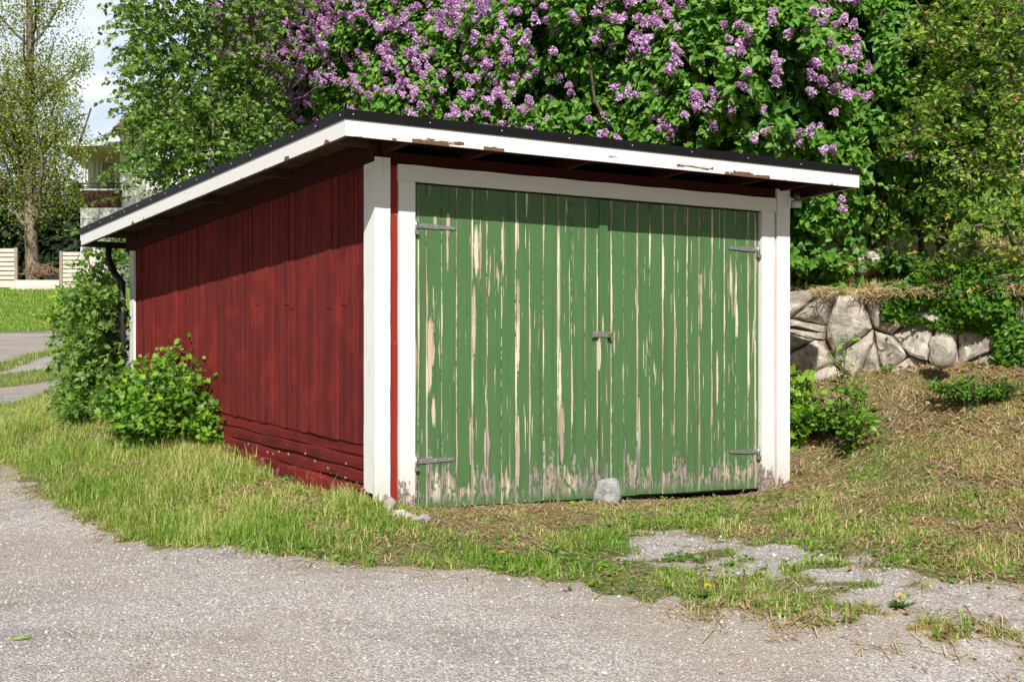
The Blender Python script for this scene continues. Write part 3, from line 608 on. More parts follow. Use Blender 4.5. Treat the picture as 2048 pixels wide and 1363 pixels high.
# door frame
upright(sF1, -.002, -.020, .03, -.035, WH0-.001, 'door_jamb', M['frame']); upright(sD1+.002, sF2, -.020, .03, -.03, WH0-.001, 'door_jamb', M['frame'])
mb = MB(SP); n = 30; vs = []; fs = []
for i in range(n+1):
    u = (sF1-.006)+(sF3-.004-sF1+.006)*i/n; q = .002*math.sin(i*1.3)
    vs += [(u, -.024, WH0+q*.4), (u, .03, WH0), (u, .03, WH1), (u, -.024, WH1+q)]
    if i: b = (i-1)*4; fs += [(b, b+4, b+7, b+3), (b+1, b+2, b+6, b+5), (b+3, b+7, b+6, b+2), (b, b+1, b+5, b+4)]
fs += [(0, 3, 2, 1), (n*4, n*4+1, n*4+2, n*4+3)]
mb.add(vs, fs); mb.build('door_header', M['header'], garage)
mb = MB(SP); mb.box(.0, sD1, .035, .05, -.02, WH0+.02); mb.box(.0, sD1, -.004, .03, WH0-.008, WH0-.0005); mb.build('door_reveal', M['blackplastic'], garage)
# door leaves
def leaf(seams, v0, wb0, wb1, extra=None):
    m_ = MB(SP)
    def wb(u): return wb0+(wb1-wb0)*(u-seams[0])/(seams[-1]-seams[0])
    for a, b in zip(seams[:-1], seams[1:]):
        r_ = rd.random(); g = .0016; c = .004; off = rd.uniform(-.0015, .0015); lo = wb((a+b)/2)+rd.uniform(-.004, .004); tp = 2.0+rd.uniform(-.002, .001)
        xs_ = [a+g, a+g+c, a+.02 if b-a > .05 else (a+b)/2, (a+b)/2+.003, b-g-c, b-g]
        sec = [(xs_[0], v0+.022), (xs_[0], v0+c+off), (xs_[1], v0+off), (xs_[2], v0+off), (xs_[3], v0+off), (xs_[4], v0+off), (xs_[5], v0+c+off), (xs_[5], v0+.022)]
        n = len(sec); W_ = [lo, lo+.3, 1.0, 1.6, tp]; vs = []; fs = []; bu = []
        for w in W_: vs += [(s_[0], s_[1], w) for s_ in sec]; bu += [s_[0]-a for s_ in sec]
        for k in range(len(W_)-1):
            for i in range(n-1): fs.append((k*n+i, k*n+i+1, (k+1)*n+i+1, (k+1)*n+i))
        fs += [tuple(range(n))[::-1], tuple((len(W_)-1)*n+i for i in range(n))]
        m_.add(vs, fs, {'bu': bu, 'br': r_})
    return m_, wb
S1x = [827.6,836,852.5,883,912.6,943.7,973.7,1003,1031,1058.7,1086.6,1115.4,1143.3,1170.3,1194.5,1210.8]
S2x = [1211.6,1224,1249.8,1276,1301,1326.7,1351,1376,1400,1425,1450,1473.4,1497.8,1511.6,1519.6]
m1, wb1 = leaf([s_at(x) for x in S1x], .0, .004, .0)
a0, a1 = s_at(1196), s_at(1211.5)
m1.box(a0, a1, -.020, .0, .01, 1.995, {'bu': .05, 'br': .8})
doorL = m1.build('door_leaf', M['green'], garage); doorL['label'] = 'left green door leaf with overlap strip and hasp'
m2, wb2 = leaf([s_at(x) for x in S2x], .010, .002, .0)
doorR = m2.build('door_leaf', M['green'], garage); doorR['label'] = 'right green door leaf'
# hinges
def hinge(x0, y0, x1, y1, vv, parent, hookx):
    """strap from the pintle (x0,y0) to the pointed tip (x1,y1)"""
    u0, w0, u1, w1 = s_at(x0), w_at(x0, y0), s_at(x1), w_at(x1, y1)
    m_ = MB(SP); d = 1 if u1 > u0 else -1; hh = .0165
    L_ = u1-u0; pts = [(0, .9), (.55, .9), (.56, .75), (.90, .66), (.93, .9), (1.0, .0)]
    top = [(u0+L_*t, w0+(w1-w0)*t+hh*h) for t, h in pts]; bot = [(u0+L_*t, w0+(w1-w0)*t-hh*h) for t, h in pts[:-1]]
    ring = bot+[top[-1]]+top[:-1][::-1]; n = len(ring)
    vs = [(a, vv-.007, b) for a, b in ring]+[(a, vv-.001, b) for a, b in ring]
    m_.add(vs, [tuple(range(n)) if d > 0 else tuple(range(n))[::-1], tuple(range(n, 2*n))[::-1] if d > 0 else tuple(range(n, 2*n))]+[(i, n+i, n+(i+1) % n, (i+1) % n) for i in range(n)])
    for t in (.12, .5, .85):   # bolt heads
        cu, cw = u0+L_*t, w0+(w1-w0)*t; m_.tube([(cu, vv-.007, cw), (cu, vv-.011, cw)], [.007, .005], 8)
    m_.tube([(u0-d*.010, vv-.012, w0-.028), (u0-d*.010, vv-.012, w0+.026)], .013, 10)
    h = m_.build('hinge', M['metal'], parent)
    m_ = MB(SP); m_.tube([(u0-d*.010, vv-.012, w0-.035), (u0-d*.010, vv-.012, w0+.040)], .007, 8); m_.box(u0-d*.010-.016, u0-d*.010+.014, vv-.028, vv-.001, w0-.056, w0-.032)
    m_.build('hinge_pin', M['metal'], parent)
hinge(833, 450, 911, 457, -.0, doorL, 0); hinge(833, 922, 909, 917, -.0, doorL, 0)
hinge(1514, 499, 1456, 495, .0075, doorR, 0); hinge(1514, 902, 1458, 903, .0075, doorR, 0)
# hasp
hu0, hu1, hw = s_at(1182), s_at(1219), w_at(1200, 668)
mb = MB(SP); mb.box(hu0, hu1, -.0265, -.0225, hw-.018, hw+.018); mb.box(hu0-.006, hu0+.002, -.030, -.020, hw-.022, hw+.022); mb.tube([(hu0+.03, -.0265, hw+.008), (hu0+.03, -.030, hw+.008)], .005, 8); mb.tube([(hu0+.03, -.0265, hw-.009), (hu0+.03, -.030, hw-.009)], .005, 8)
hasp = mb.build('hasp', M['metal'], doorL, .001)
mb = MB(SP); st = hu1-.018; mb.tube([(st-.011, .0, hw), (st-.011, -.036, hw), (st-.006, -.046, hw), (st+.006, -.046, hw), (st+.011, -.036, hw), (st+.011, .0, hw)], .0038, 8); mb.box(st-.02, st+.022, .002, .0095, hw-.03, hw+.028)
mb.build('staple', M['rust'], doorR)
# roof
mb = MB(SP)
def rp_(u, v, d): return (u, v, wr(u, v, d))
n = 40
for i in range(n):   # roof boards under the covering, running across the slope
    v0 = RV0+.03+(RV1-RV0-.05)*i/n; v1 = RV0+.03+(RV1-RV0-.05)*(i+1)/n-.004; o_ = rd.uniform(0, .004)
    mb.hexa([rp_(RU0+.028, v0, .052+o_), rp_(RU1-.028, v0, .052+o_), rp_(RU1-.028, v1, .052+o_), rp_(RU0+.028, v1, .052+o_), rp_(RU0+.028, v0, .030), rp_(RU1-.028, v0, .030), rp_(RU1-.028, v1, .030), rp_(RU0+.028, v1, .030)])
roof = mb.build('roof', M['deck'], garage)
mb = MB(SP); mb.hexa([rp_(RU0, RV0, .026), rp_(RU1, RV0, .026), rp_(RU1, RV1, .026), rp_(RU0, RV1, .026), rp_(RU0, RV0, .001), rp_(RU1, RV0, .001), rp_(RU1, RV1, .001), rp_(RU0, RV1, .001)])
mb.build('roof_covering', M['black'], roof)
def strip(u0, v0, u1, v1, nu, nv, t, d0, d1, name, mat, parent, sub=50, attr=False, jag=0):
    """board along the roof edge from (u0,v0) to (u1,v1), thickness t towards (nu,nv), between depths d0 (top) and d1 (bottom)"""
    m_ = MB(SP); vs = []; fs = []; bh = []; q = random.Random(int(u0*100+v1*10))
    for i in range(sub+1):
        s_ = i/sub; u = u0+(u1-u0)*s_; v = v0+(v1-v0)*s_; j = q.uniform(-jag, jag)
        for (a, dd) in ((0, d1+j), (1, d1+j), (1, d0), (0, d0)):
            uu, v_ = u+nu*t*a, v+nv*t*a; vs.append((uu, v_, wr(u, v, dd))); bh.append(d1-dd)
        if i: b = (i-1)*4; fs += [(b, b+1, b+5, b+4), (b+1, b+2, b+6, b+5), (b+2, b+3, b+7, b+6), (b+3, b, b+4, b+7)]
    fs += [(3, 2, 1, 0), (sub*4, sub*4+1, sub*4+2, sub*4+3)]
    m_.add(vs, fs, {'bh': bh}); return m_.build(name, mat, parent)
strip(RU0+.004, RV0+.004, RU1-.004, RV0+.004, 0, 1, .024, .027, .150, 'fascia', M['fascia'], roof, 90, jag=.0012)
strip(RU0+.004, RV0+.029, RU0+.004, RV1-.03, 1, 0, .024, .027, .150, 'fascia', M['fascia'], roof, 90, jag=.0012)
strip(RU1-.004, RV0+.029, RU1-.004, RV1-.03, -1, 0, .024, .027, .150, 'fascia', M['fascia'], roof, 60, jag=.001)
for a in ((RU0, RV0, RU1, RV0, 0, -1), (RU0, RV0, RU0, RV1, -1, 0), (RU1, RV0, RU1, RV1, 1, 0)):
    dd = .055
    o = strip(*a, .0035, -.003, dd, 'drip_edge', M['black'], roof, 8)
mb = MB(SP)
for k in range(9): u = RU0+.05+k*.5; w = wr(u, RV0, .026); mb = MB(SP); mb.tube([(u, RV0-.0035, w), (u, RV0-.009, w)], [.007, .004], 7); mb.build('screw', M['metal'], roof)
for k in range(16): v = RV0+.05+k*.33; w = wr(RU0, v, .026); mb = MB(SP); mb.tube([(RU0-.0035, v, w), (RU0-.009, v, w)], [.007, .004], 7); mb.build('screw', M['metal'], roof)
strip(RU1-.0285, RV0+.029, RU1-.0285, RV1-.03, -1, 0, .018, .058, .146, 'rake_lining', M['deck'], roof, 4)  # dark boards added behind the white rake fascias to darken their inner faces
strip(RU0+.0285, RV0+.029, RU0+.0285, RV1-.03, 1, 0, .018, .058, .146, 'rake_lining', M['deck'], roof, 4)
# rafters and trim under the eaves
mb = MB(SP)
for u in (UL+.06, .35, 1.1, 1.9, 2.6, UR-.08):
    for (va, vb) in ((RV0+.03, VB+.15),):
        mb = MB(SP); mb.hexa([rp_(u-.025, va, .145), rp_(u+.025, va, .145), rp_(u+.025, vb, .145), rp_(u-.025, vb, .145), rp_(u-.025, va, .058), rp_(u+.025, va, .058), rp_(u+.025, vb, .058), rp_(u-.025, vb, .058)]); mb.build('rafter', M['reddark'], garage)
mb = MB(SP)
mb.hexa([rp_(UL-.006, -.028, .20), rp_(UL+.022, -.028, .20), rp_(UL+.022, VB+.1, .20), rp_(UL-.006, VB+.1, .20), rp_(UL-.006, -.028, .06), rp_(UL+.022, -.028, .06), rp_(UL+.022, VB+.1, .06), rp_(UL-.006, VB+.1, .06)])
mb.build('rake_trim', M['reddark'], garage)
mb = MB(SP)   # purlin ends crossing the side eave
for v in (.02, 1.2, 2.4, 3.6, 4.55):
    mb = MB(SP); mb.hexa([rp_(RU0+.03, v, .105), rp_(UL-.008, v, .105), rp_(UL-.008, v+.05, .105), rp_(RU0+.03, v+.05, .105), rp_(RU0+.03, v, .058), rp_(UL-.008, v, .058), rp_(UL-.008, v+.05, .058), rp_(RU0+.03, v+.05, .058)]); mb.build('eave_batten', M['deck'], garage)
# soffit board at the rear eave, gutter and downpipe
mb = MB(SP); gz = wr(0, RV1, .10)
prof = [(math.cos(a)*.055, math.sin(a)*.055) for a in np.linspace(math.pi, 2*math.pi, 9)]; vs = []; fs = []
for i, u in enumerate((RU0-.02, RU1+.02)):
    vs += [(u, RV1+.058+a, gz+b) for a, b in prof]+[(u, RV1+.058+a*.9, gz+b*.9) for a, b in prof[::-1]]
n = 18; fs = [(j, (j+1) % n, n+(j+1) % n, n+j) for j in range(n)]; fs += [tuple(range(n)), tuple(range(n, 2*n))[::-1]]
mb.add(vs, fs, None); mb.box(RU0-.022, RU0-.018, RV1+.003, RV1+.113, gz-.055, gz); mb.build('gutter', M['blackplastic'], garage)
pu = UL-.05
mb = MB(SP); mb.tube([(pu-.06, RV1+.055, gz-.05), (pu-.06, RV1+.055, gz-.16), (pu-.03, RV1-.02, gz-.28), (pu, VB+.07, gz-.36), (pu, VB+.06, gz-.9), (pu, VB+.06, .25)], .033, 12); mb.build('downpipe', M['blackplastic'], garage)
# lamp on the right-hand corner board
lu, lw = UR+.035, w_at(1576, 408); 
mb = MB(SP); mb.box(UR-.03, UR+.0, -.045, -.031, lw-.03, lw+.05); mb.tube([(UR-.01, -.05, lw+.03), (lu, -.06, lw+.035)], .008, 8); br_ = mb.build('lamp_bracket', M['white'], garage)
mb = MB(SP); mb.tube([(lu, -.065, lw-.028), (lu, -.065, lw-.022), (lu, -.065, lw+.018), (lu, -.065, lw+.022)], [.030, .036, .036, .030], 16); mb.build('lamp_base', M['porcelain'], garage)
mb = MB(SP); mb.tube([(lu, -.065, lw+.0225), (lu, -.065, lw+.07), (lu, -.065, lw+.085)], [.026, .026, .012], 16); mb.build('lamp_glass', M['darkglass'], garage)
print('garage done')

# ---------------------------------------------------------------- leaves and plants
TPL = {
 'heart': (np.array([(0,.05,0),(-.36,-.03,.10),(-.52,.24,.16),(-.30,.66,.10),(0,1.05,-.08),(.30,.66,.10),(.52,.24,.16),(.36,-.03,.10)]), [(0,4,3,2,1),(0,7,6,5,4)]),
 'rhomb': (np.array([(0,0,0),(-.42,.38,.10),(0,1,-.05),(.42,.38,.10)]), [(0,2,1),(0,3,2)]),
 'oval': (np.array([(0,0,0),(-.24,.3,.08),(-.22,.65,.08),(0,1,-.08),(.22,.65,.08),(.24,.3,.08)]), [(0,3,2,1),(0,5,4,3)]),
 'lobed': (np.array([(0,.0,0),(-.30,.02,.05),(-.58,.30,.12),(-.30,.42,.05),(-.40,.80,.10),(-.12,.70,.02),(0,1.05,-.05),(.12,.70,.02),(.40,.80,.10),(.30,.42,.05),(.58,.30,.12),(.30,.02,.05)]), [(0,6,5,4,3,2,1),(0,11,10,9,8,7,6)]),
 'petal': (np.array([(-.5,-.5,0),(.5,-.5,.1),(.5,.5,0),(-.5,.5,.1)]), [(0,1,2,3)]),
 'pebble': (np.array([(1,0,0),(0,1,0),(-1,0,0),(0,-1,0),(.1,.1,.75),(0,0,-.6)]), [(0,1,4),(1,2,4),(2,3,4),(3,0,4),(1,0,5),(2,1,5),(3,2,5),(0,3,5)]),
}
def nrm(a): return a/(np.linalg.norm(a, axis=-1, keepdims=True)+1e-9)
def leaves(name, shape, C, D, N_, size, wid, mat, parent=None, rnd=None, smooth=False):
    """C centre/base, D tip direction, N_ upward normal, per-leaf size and width"""
    T, F = TPL[shape]; n = len(C); D = nrm(D); S = nrm(np.cross(D, N_)); Nn = np.cross(S, D)
    size = np.broadcast_to(size, (n,)); wid = np.broadcast_to(wid, (n,))
    V = C[:, None, :]+(T[None, :, 0:1]*wid[:, None, None]*S[:, None, :]+T[None, :, 1:2]*size[:, None, None]*D[:, None, :]+T[None, :, 2:3]*wid[:, None, None]*Nn[:, None, :])
    k = len(T); off = (np.arange(n)*k)[:, None]; byn = {}
    for f in F: byn.setdefault(len(f), []).append(off+np.array(f)[None, :])
    faces = [np.vstack(v) for v in byn.values()]
    rnd = rng.random(n) if rnd is None else rnd
    me = fast_mesh(name, V.reshape(-1, 3), faces, {'rnd': np.repeat(rnd, k)}, smooth)
    return raw_obj(name, me, mat, parent)
def rand_dir(n, bias=(0, 0, 0)): return nrm(rng.normal(size=(n, 3))+np.array(bias))
SUNV = sdir
def tubes(name, segs, mat, parent, n=5):
    """segs: list of (pts (m,3), radii)"""
    m_ = MB()
    for p, r in segs: m_.tube([tuple(q) for q in p], list(r), n, cap=False)
    return m_.build(name, mat, parent)

# lilac shrubs
def lilac(cx, cy, a, b, zc, c, nl, nf, label, seed, pink=.5, fz=(0, 1)):
    """crown: a bulging block of half axes a (along the hedge), b (deep), c (high)"""
    z0 = float(h_up(np.array([cx]), np.array([cy]))[0]) if cx > -.5 else 1.2
    root = empty('lilac_shrub', (cx, cy, z0), label, 'lilac', 'lilac shrubs behind the garage')
    ax = np.array([-.70, .714, 0]); dp = np.array([-.714, -.70, 0]); up = np.array([0, 0, 1.])   # along the hedge, towards the viewer, up
    def shell(n, front=.72, lo=.0):
        d = rng.normal(size=(n, 3)); fl = rng.random(n) < front; d[fl, 1] = np.abs(d[fl, 1]); d = nrm(d)
        p = 3.2; r = (np.abs(d[:, 0])**p+np.abs(d[:, 1])**p+np.abs(d[:, 2])**p)**(-1/p)
        P = d*r[:, None]; W3 = P*np.array([a, b, c])
        wp = np.array([cx, cy, zc])+W3[:, :1]*ax+W3[:, 1:2]*dp+W3[:, 2:]*up
        lump = (fbm(wp[:, 0]*1.25+seed, wp[:, 1]*1.25, wp[:, 2]*1.25, 3)-.5)*.95
        k = 1+lump*.95; return W3, k, nrm(P/np.array([a, b, c])), wp
    W3, k, nn, _ = shell(nl//6)
    dep = rng.random(len(k))**2.0*.30; k = k*(1-dep)
    gp = fbm(W3[:, 0]*3.3+seed*3, W3[:, 1]*3.3, W3[:, 2]*3.3, 2) > .40; W3, k, nn, dep = W3[gp], k[gp], nn[gp], dep[gp]
    P0 = np.array([cx, cy, zc])+(W3[:, :1]*ax+W3[:, 1:2]*dp+W3[:, 2:]*up)*k[:, None]
    nw = nn[:, :1]*ax+nn[:, 1:2]*dp+nn[:, 2:]*up
    # a shoot: six leaves fanned round an outward axis
    m = 6; C = np.repeat(P0, m, 0); A = np.repeat(nrm(nw+np.array([0, 0, .35])+rng.normal(scale=.35, size=nw.shape)), m, 0)
    rr = nrm(np.cross(A, rng.normal(size=A.shape))); C = C+A*(np.tile(np.arange(m), len(P0))*.018)[:, None]+rr*.012
    D = nrm(rr*1.0+A*.35+np.array([0, 0, -.45])); Nn = nrm(A*.6+SUNV*.55+rng.normal(scale=.28, size=A.shape)+np.array([0, 0, .3]))
    sz = rng.uniform(.045, .082, len(C)); dd = np.repeat(dep, m)
    rn = np.clip(.58+rng.normal(scale=.23, size=len(C)), 0, 1)
    leaves('foliage', 'heart', C, D, Nn, sz, sz*.80, M['lilac_leaf'], root, rn)
    # inner filling so no daylight shows through the thick of the shrub
    ni = nl//3; W3, k, nn, _ = shell(ni, .5); k = k*rng.uniform(.35, .72, ni)
    P1 = np.array([cx, cy, zc])+(W3[:, :1]*ax+W3[:, 1:2]*dp+W3[:, 2:]*up)*k[:, None]
    leaves('inner_foliage', 'heart', P1, rand_dir(ni, (0, 0, -.6)), rand_dir(ni, (0, -.8, .6)), .11, .10, M['lilac_leaf'], root, rng.random(ni)*.2)  # darkest greens only: shade in the gaps is put into the leaf colour
    # panicles
    W3, k, nn, wp = shell(nf*3, .80); keep = (fbm(wp[:, 0]*1.5+9, wp[:, 1]*1.5, wp[:, 2]*1.5+seed, 2) > .46) | (rng.random(len(k)) < .22)
    hz = (wp[:, 2]-zc)/c; keep &= (rng.random(len(k)) < np.clip(fz[0]+(fz[1]-fz[0])*(hz+1)/2, 0, 1)); sel = np.where(keep)[0][:nf]
    W3, k, nn = W3[sel], k[sel]*rng.uniform(.97, 1.06, len(sel)), nn[sel]
    PC = np.array([cx, cy, zc])+(W3[:, :1]*ax+W3[:, 1:2]*dp+W3[:, 2:]*up)*k[:, None]; nw = nn[:, :1]*ax+nn[:, 1:2]*dp+nn[:, 2:]*up
    Cs, Rs = [], []
    for j in range(len(sel)):
        for q in range(rng.choice([1, 2, 2, 3])):
            A = nrm((nw[j]*.7+np.array([0, 0, .55])+rng.normal(scale=.5, size=3))[None])[0]; Ln = rng.uniform(.05, .13); n = int(60+Ln*650)
            t = rng.random(n)**.85; rad = (.036+.13*Ln)*(1-t*.72)*np.sqrt(rng.uniform(.35, 1, n)); R3 = nrm(np.cross(A[None], rng.normal(size=(n, 3))))
            Cs.append(PC[j]+rng.normal(scale=.07, size=3)+A*(t*Ln+.02)[:, None]+R3*rad[:, None]); hue = np.clip(rng.normal(.60-.35*pink*rng.random(), .10), .15, .9); Rs.append(np.clip(hue+rng.normal(scale=.20, size=n)-.2*(t > .85), 0, 1))
    if Cs:
        C = np.vstack(Cs); r_ = np.concatenate(Rs); n = len(C)
        leaves('blossoms', 'petal', C, rand_dir(n), rand_dir(n, (0, -1.2, .8)), rng.uniform(.011, .018, n), rng.uniform(.011, .018, n), M['petal'], root, r_)
    # stems
    segs = []
    for j in range(9):
        bx, by = cx+rng.normal(scale=.35), cy+rng.normal(scale=.22); tx_, ty_ = cx+rng.normal(scale=a*.55), cy+rng.normal(scale=.6); r0 = rng.uniform(.018, .045)
        t = np.linspace(0, 1, 7)[:, None]; p = np.array([[bx, by, z0-.15]])*(1-t)+np.array([[tx_, ty_, zc+c*.25]])*t; p = p+rng.normal(scale=.05, size=p.shape)*(t > 0)
        segs.append((p, r0*(1-.75*t[:, 0])))
        for _ in range(3):
            i = rng.integers(2, 6); e = p[i]+rng.normal(scale=.35, size=3)+np.array([0, -.1, .25]); t2 = np.linspace(0, 1, 4)[:, None]; segs.append((p[i]*(1-t2)+e*t2+rng.normal(scale=.03, size=(4, 3))*t2, .4*r0*(1-.7*t2[:, 0])))
    tubes('stem', segs, M['stem'], root)
lilac(-2.05, 17.2, 1.45, 1.1, 3.9, 1.75, 42000, 1400, 'lilac thickly covered in pinkish purple blossom, behind the left end of the garage roof', 1.0, 1.2)
lilac(-.55, 15.5, 1.35, 1.15, 3.55, 1.75, 42000, 560, 'lilac with scattered purple blossom, second from the left in the row behind the garage roof', 4.0, .5)
lilac(.85, 14.1, 1.30, 1.15, 3.30, 1.75, 42000, 520, 'lilac with many blossom heads low down, just above the middle of the black roof edge', 8.0, .3)
lilac(2.25, 12.95, 1.20, 1.05, 3.15, 1.65, 42000, 270, 'mostly green lilac with few purple heads, above the right half of the garage roof', 12.0, .2)
lilac(3.75, 13.1, 1.15, .95, 3.75, 1.75, 34000, 190, 'slimmest lilac with hardly any flowers, beside the reddish-leaved tree', 15.0, .1)
print('lilac done')
# ---------------------------------------------------------------- retaining wall of fieldstones
def clip_poly(P, a, b, c):      # keep a*x+b*y<=c
    out = []
    for i in range(len(P)):
        p, q = P[i], P[(i+1) % len(P)]; fp = a*p[0]+b*p[1]-c; fq = a*q[0]+b*q[1]-c
        if fp <= 0: out.append(p)
        if fp*fq < 0: t = fp/(fp-fq); out.append((p[0]+(q[0]-p[0])*t, p[1]+(q[1]-p[1])*t))
    return out
wlen = [0]
for i in range(1, len(WL)): wlen.append(wlen[-1]+math.dist(WL[i-1], WL[i]))
def wall_pt(s, z, out):
    i = min(max(np.searchsorted(wlen, s)-1, 0), len(WL)-2); t = (s-wlen[i])/(wlen[i+1]-wlen[i])
    x = WL[i][0]+(WL[i+1][0]-WL[i][0])*t; y = WL[i][1]+(WL[i+1][1]-WL[i][1])*t
    dx, dy = WL[i+1][0]-WL[i][0], WL[i+1][1]-WL[i][1]; L_ = math.hypot(dx, dy)
    return (x+dy/L_*out, y-dx/L_*out+(1.4-z)*-.06, z)
q = random.Random(21); seeds = []; zlo, zhi = .50, 1.43
s = 0.0
while s < wlen[-1]:
    z = zlo+.05
    while z < zhi: seeds.append((s+q.uniform(-.26, .26)+(.14 if int(z*4) % 2 else 0), z+q.uniform(-.13, .13))); z += q.choice([.22, .30, .38, .14])
    s += q.choice([.22, .34, .44])
stone_wall = empty('stone_wall', wall_pt(3.2, .6, 0), 'dry-laid retaining wall of pale lichened fieldstones right of the garage', 'stone wall')
mb = MB()
for i, c in enumerate(seeds):
    zt_ = zhi-.06+.16*(float(vnoise(c[0]*2.3, 1.0, 2.0))-.5)
    P = [(c[0]-.6, zlo), (c[0]+.6, zlo), (c[0]+.6, zt_+q.uniform(-.03, .03)), (c[0]-.6, zt_+q.uniform(-.03, .03))]
    for j, d in enumerate(seeds):
        if i == j or abs(d[0]-c[0]) > 1.2: continue
        a, b = d[0]-c[0], d[1]-c[1]; m = ((c[0]+d[0])/2*a+(c[1]+d[1])/2*b); P = clip_poly(P, a, b, m)
        if not P: break
    if len(P) < 3: continue
    cx_ = sum(p[0] for p in P)/len(P); cz_ = sum(p[1] for p in P)/len(P)
    # resample the outline, then dome it
    R_ = []; 
    for k in range(len(P)):
        p, r = P[k], P[(k+1) % len(P)]; L_ = math.dist(p, r); m = max(1, int(L_/.06))
        for t in range(m): R_.append((p[0]+(r[0]-p[0])*t/m, p[1]+(r[1]-p[1])*t/m))
    if len(R_) < 6: continue
    for _ in range(0): R_ = [((R_[k-1][0]+R_[k][0]*2+R_[(k+1) % len(R_)][0])/4, (R_[k-1][1]+R_[k][1]*2+R_[(k+1) % len(R_)][1])/4) for k in range(len(R_))]
    R_ = [(x+.022*(float(vnoise(x*9, z*9, 3.3))-.5), z+.022*(float(vnoise(x*9, z*9, 7.7))-.5)) for x, z in R_]
    srnd = q.random()
    bulge = q.uniform(.05, .13); n = len(R_); vs = []; fs = []; tx_, tz_ = q.uniform(-.35, .35), q.uniform(-.35, .35); ph = q.uniform(0, 9)
    rings = [(1.0, -.10), (.995, .05), (.95, .55), (.80, .86), (.5, 1.0)]
    for sc_, dp in rings:
        for (x, z) in R_:
            a = math.atan2(z-cz_, x-cx_); rr = sc_*(1-.018*math.sin(a*3+ph)-.012*math.sin(a*7+ph*2))-.012
            X = cx_+(x-cx_)*rr; Z = cz_+(z-cz_)*rr
            o_ = (dp*bulge if dp > 0 else dp)+((X-cx_)*tx_+(Z-cz_)*tz_)*(dp > 0)+.085*(float(vnoise(X*8, Z*8, ph*3))-.5)*(dp > .2)+.022*(float(vnoise(X*30, Z*30, ph*3))-.5)*(dp > .2)
            vs.append(wall_pt(X, Z, o_))
    o_ = bulge*.97; vs.append(wall_pt(cx_, cz_, o_))
    for k in range(len(rings)-1):
        for j in range(n): fs.append((k*n+j, k*n+(j+1) % n, (k+1)*n+(j+1) % n, (k+1)*n+j))
    kk = (len(rings)-1)*n
    for j in range(n): fs.append((kk+j, kk+(j+1) % n, len(vs)-1))
    mb.add(vs, fs, {'rnd': srnd}, False)
mb.build('stones', M['rock'], stone_wall)
mb = MB(); s = 0; vs = []; fs = []; k = 0
while s <= wlen[-1]:
    vs += [wall_pt(s, .3, -.05), wall_pt(s, 1.36, -.05), wall_pt(s, 1.36, -.35), wall_pt(s, .3, -.35)]
    if k: b = (k-1)*4; fs += [(b, b+4, b+5, b+1), (b+1, b+5, b+6, b+2), (b+3, b+2, b+6, b+7)]
    s += .1; k += 1
mb.add(vs, fs); mb.build('earth_fill', mat_plain('dark_earth', (.05, .038, .026), .95, .1, var=.5, scale=15), stone_wall)
def rock(c, r, seed, mat, label, cat='stone', name='stone', group=None, rot=0):
    import bmesh
    bm = bmesh.new(); bmesh.ops.create_icosphere(bm, subdivisions=3, radius=1); rr = random.Random(seed)
    pl = [(Vector((rr.uniform(-1, 1), rr.uniform(-1, 1), rr.uniform(-1, 1))).normalized(), rr.uniform(.55, .85)) for _ in range(9)]
    for v in bm.verts:
        p = v.co.copy()
        for n_, d in pl:
            e = p.dot(n_)-d
            if e > 0: p -= n_*e*.92
        p += p.normalized()*.10*(float(vnoise(p.x*2.5+seed, p.y*2.5+5, p.z*2.5+5))-.5)
        p = Vector((p.x*r[0], p.y*r[1], p.z*r[2])); p.rotate(Matrix.Rotation(rot, 3, 'Z')); v.co = p
    me = bpy.data.meshes.new(name); bm.to_mesh(me); bm.free(); me.polygons.foreach_set('use_smooth', [len(me.polygons) > 100]*len(me.polygons)); me.materials.append(mat)
    o = bpy.data.objects.new(name, me); o.location = c; COL.objects.link(o); tag(o, label, cat, group); return o
def on_ground(px, py, dz=0.0, dy=0.0):
    g = g_at(np.array([px]), np.array([py]))[0]; x, y = g[0], g[1]+dy; return (x, y, float(h_low(np.array([x]), np.array([y]))[0])+dz)
p = on_ground(1212, 1006); rock((p[0], p[1], p[2]+.075), (.115, .09, .125), 11, M['rock2'], 'grey angular stone set against the foot of the green doors', rot=.5)
p = on_ground(808, 1036); rock((p[0], p[1], p[2]+.01), (.11, .07, .045), 5, M['rock'], 'long flat pale stone in the grass at the foot of the left door jamb')
p = on_ground(779, 1022); rock((p[0], p[1], p[2]+.03), (.045, .04, .055), 8, M['rock'], 'small pointed brownish stone below the white corner board')
p = on_ground(846, 1040); rock((p[0], p[1], p[2]+.01), (.05, .05, .035), 9, M['rock2'], 'small round stone in the grass right of the long flat pale stone')
bx, by = at(1733, 525, 12.6)[0], 12.6
rock((bx, by, at(1733, 525, 12.6)[2]), (.17, .16, .13), 31, M['rock'], 'rounded lichened boulder lying on top of the stone wall')
bx, by = at(1885, 700, 11.0)[0], 11.0
rock((bx, by, at(1885, 700, 11.0)[2]), (.12, .14, .15), 33, M['rock'], 'pale upright boulder at the foot of the stone wall under the cherry twigs')
print('stones done')

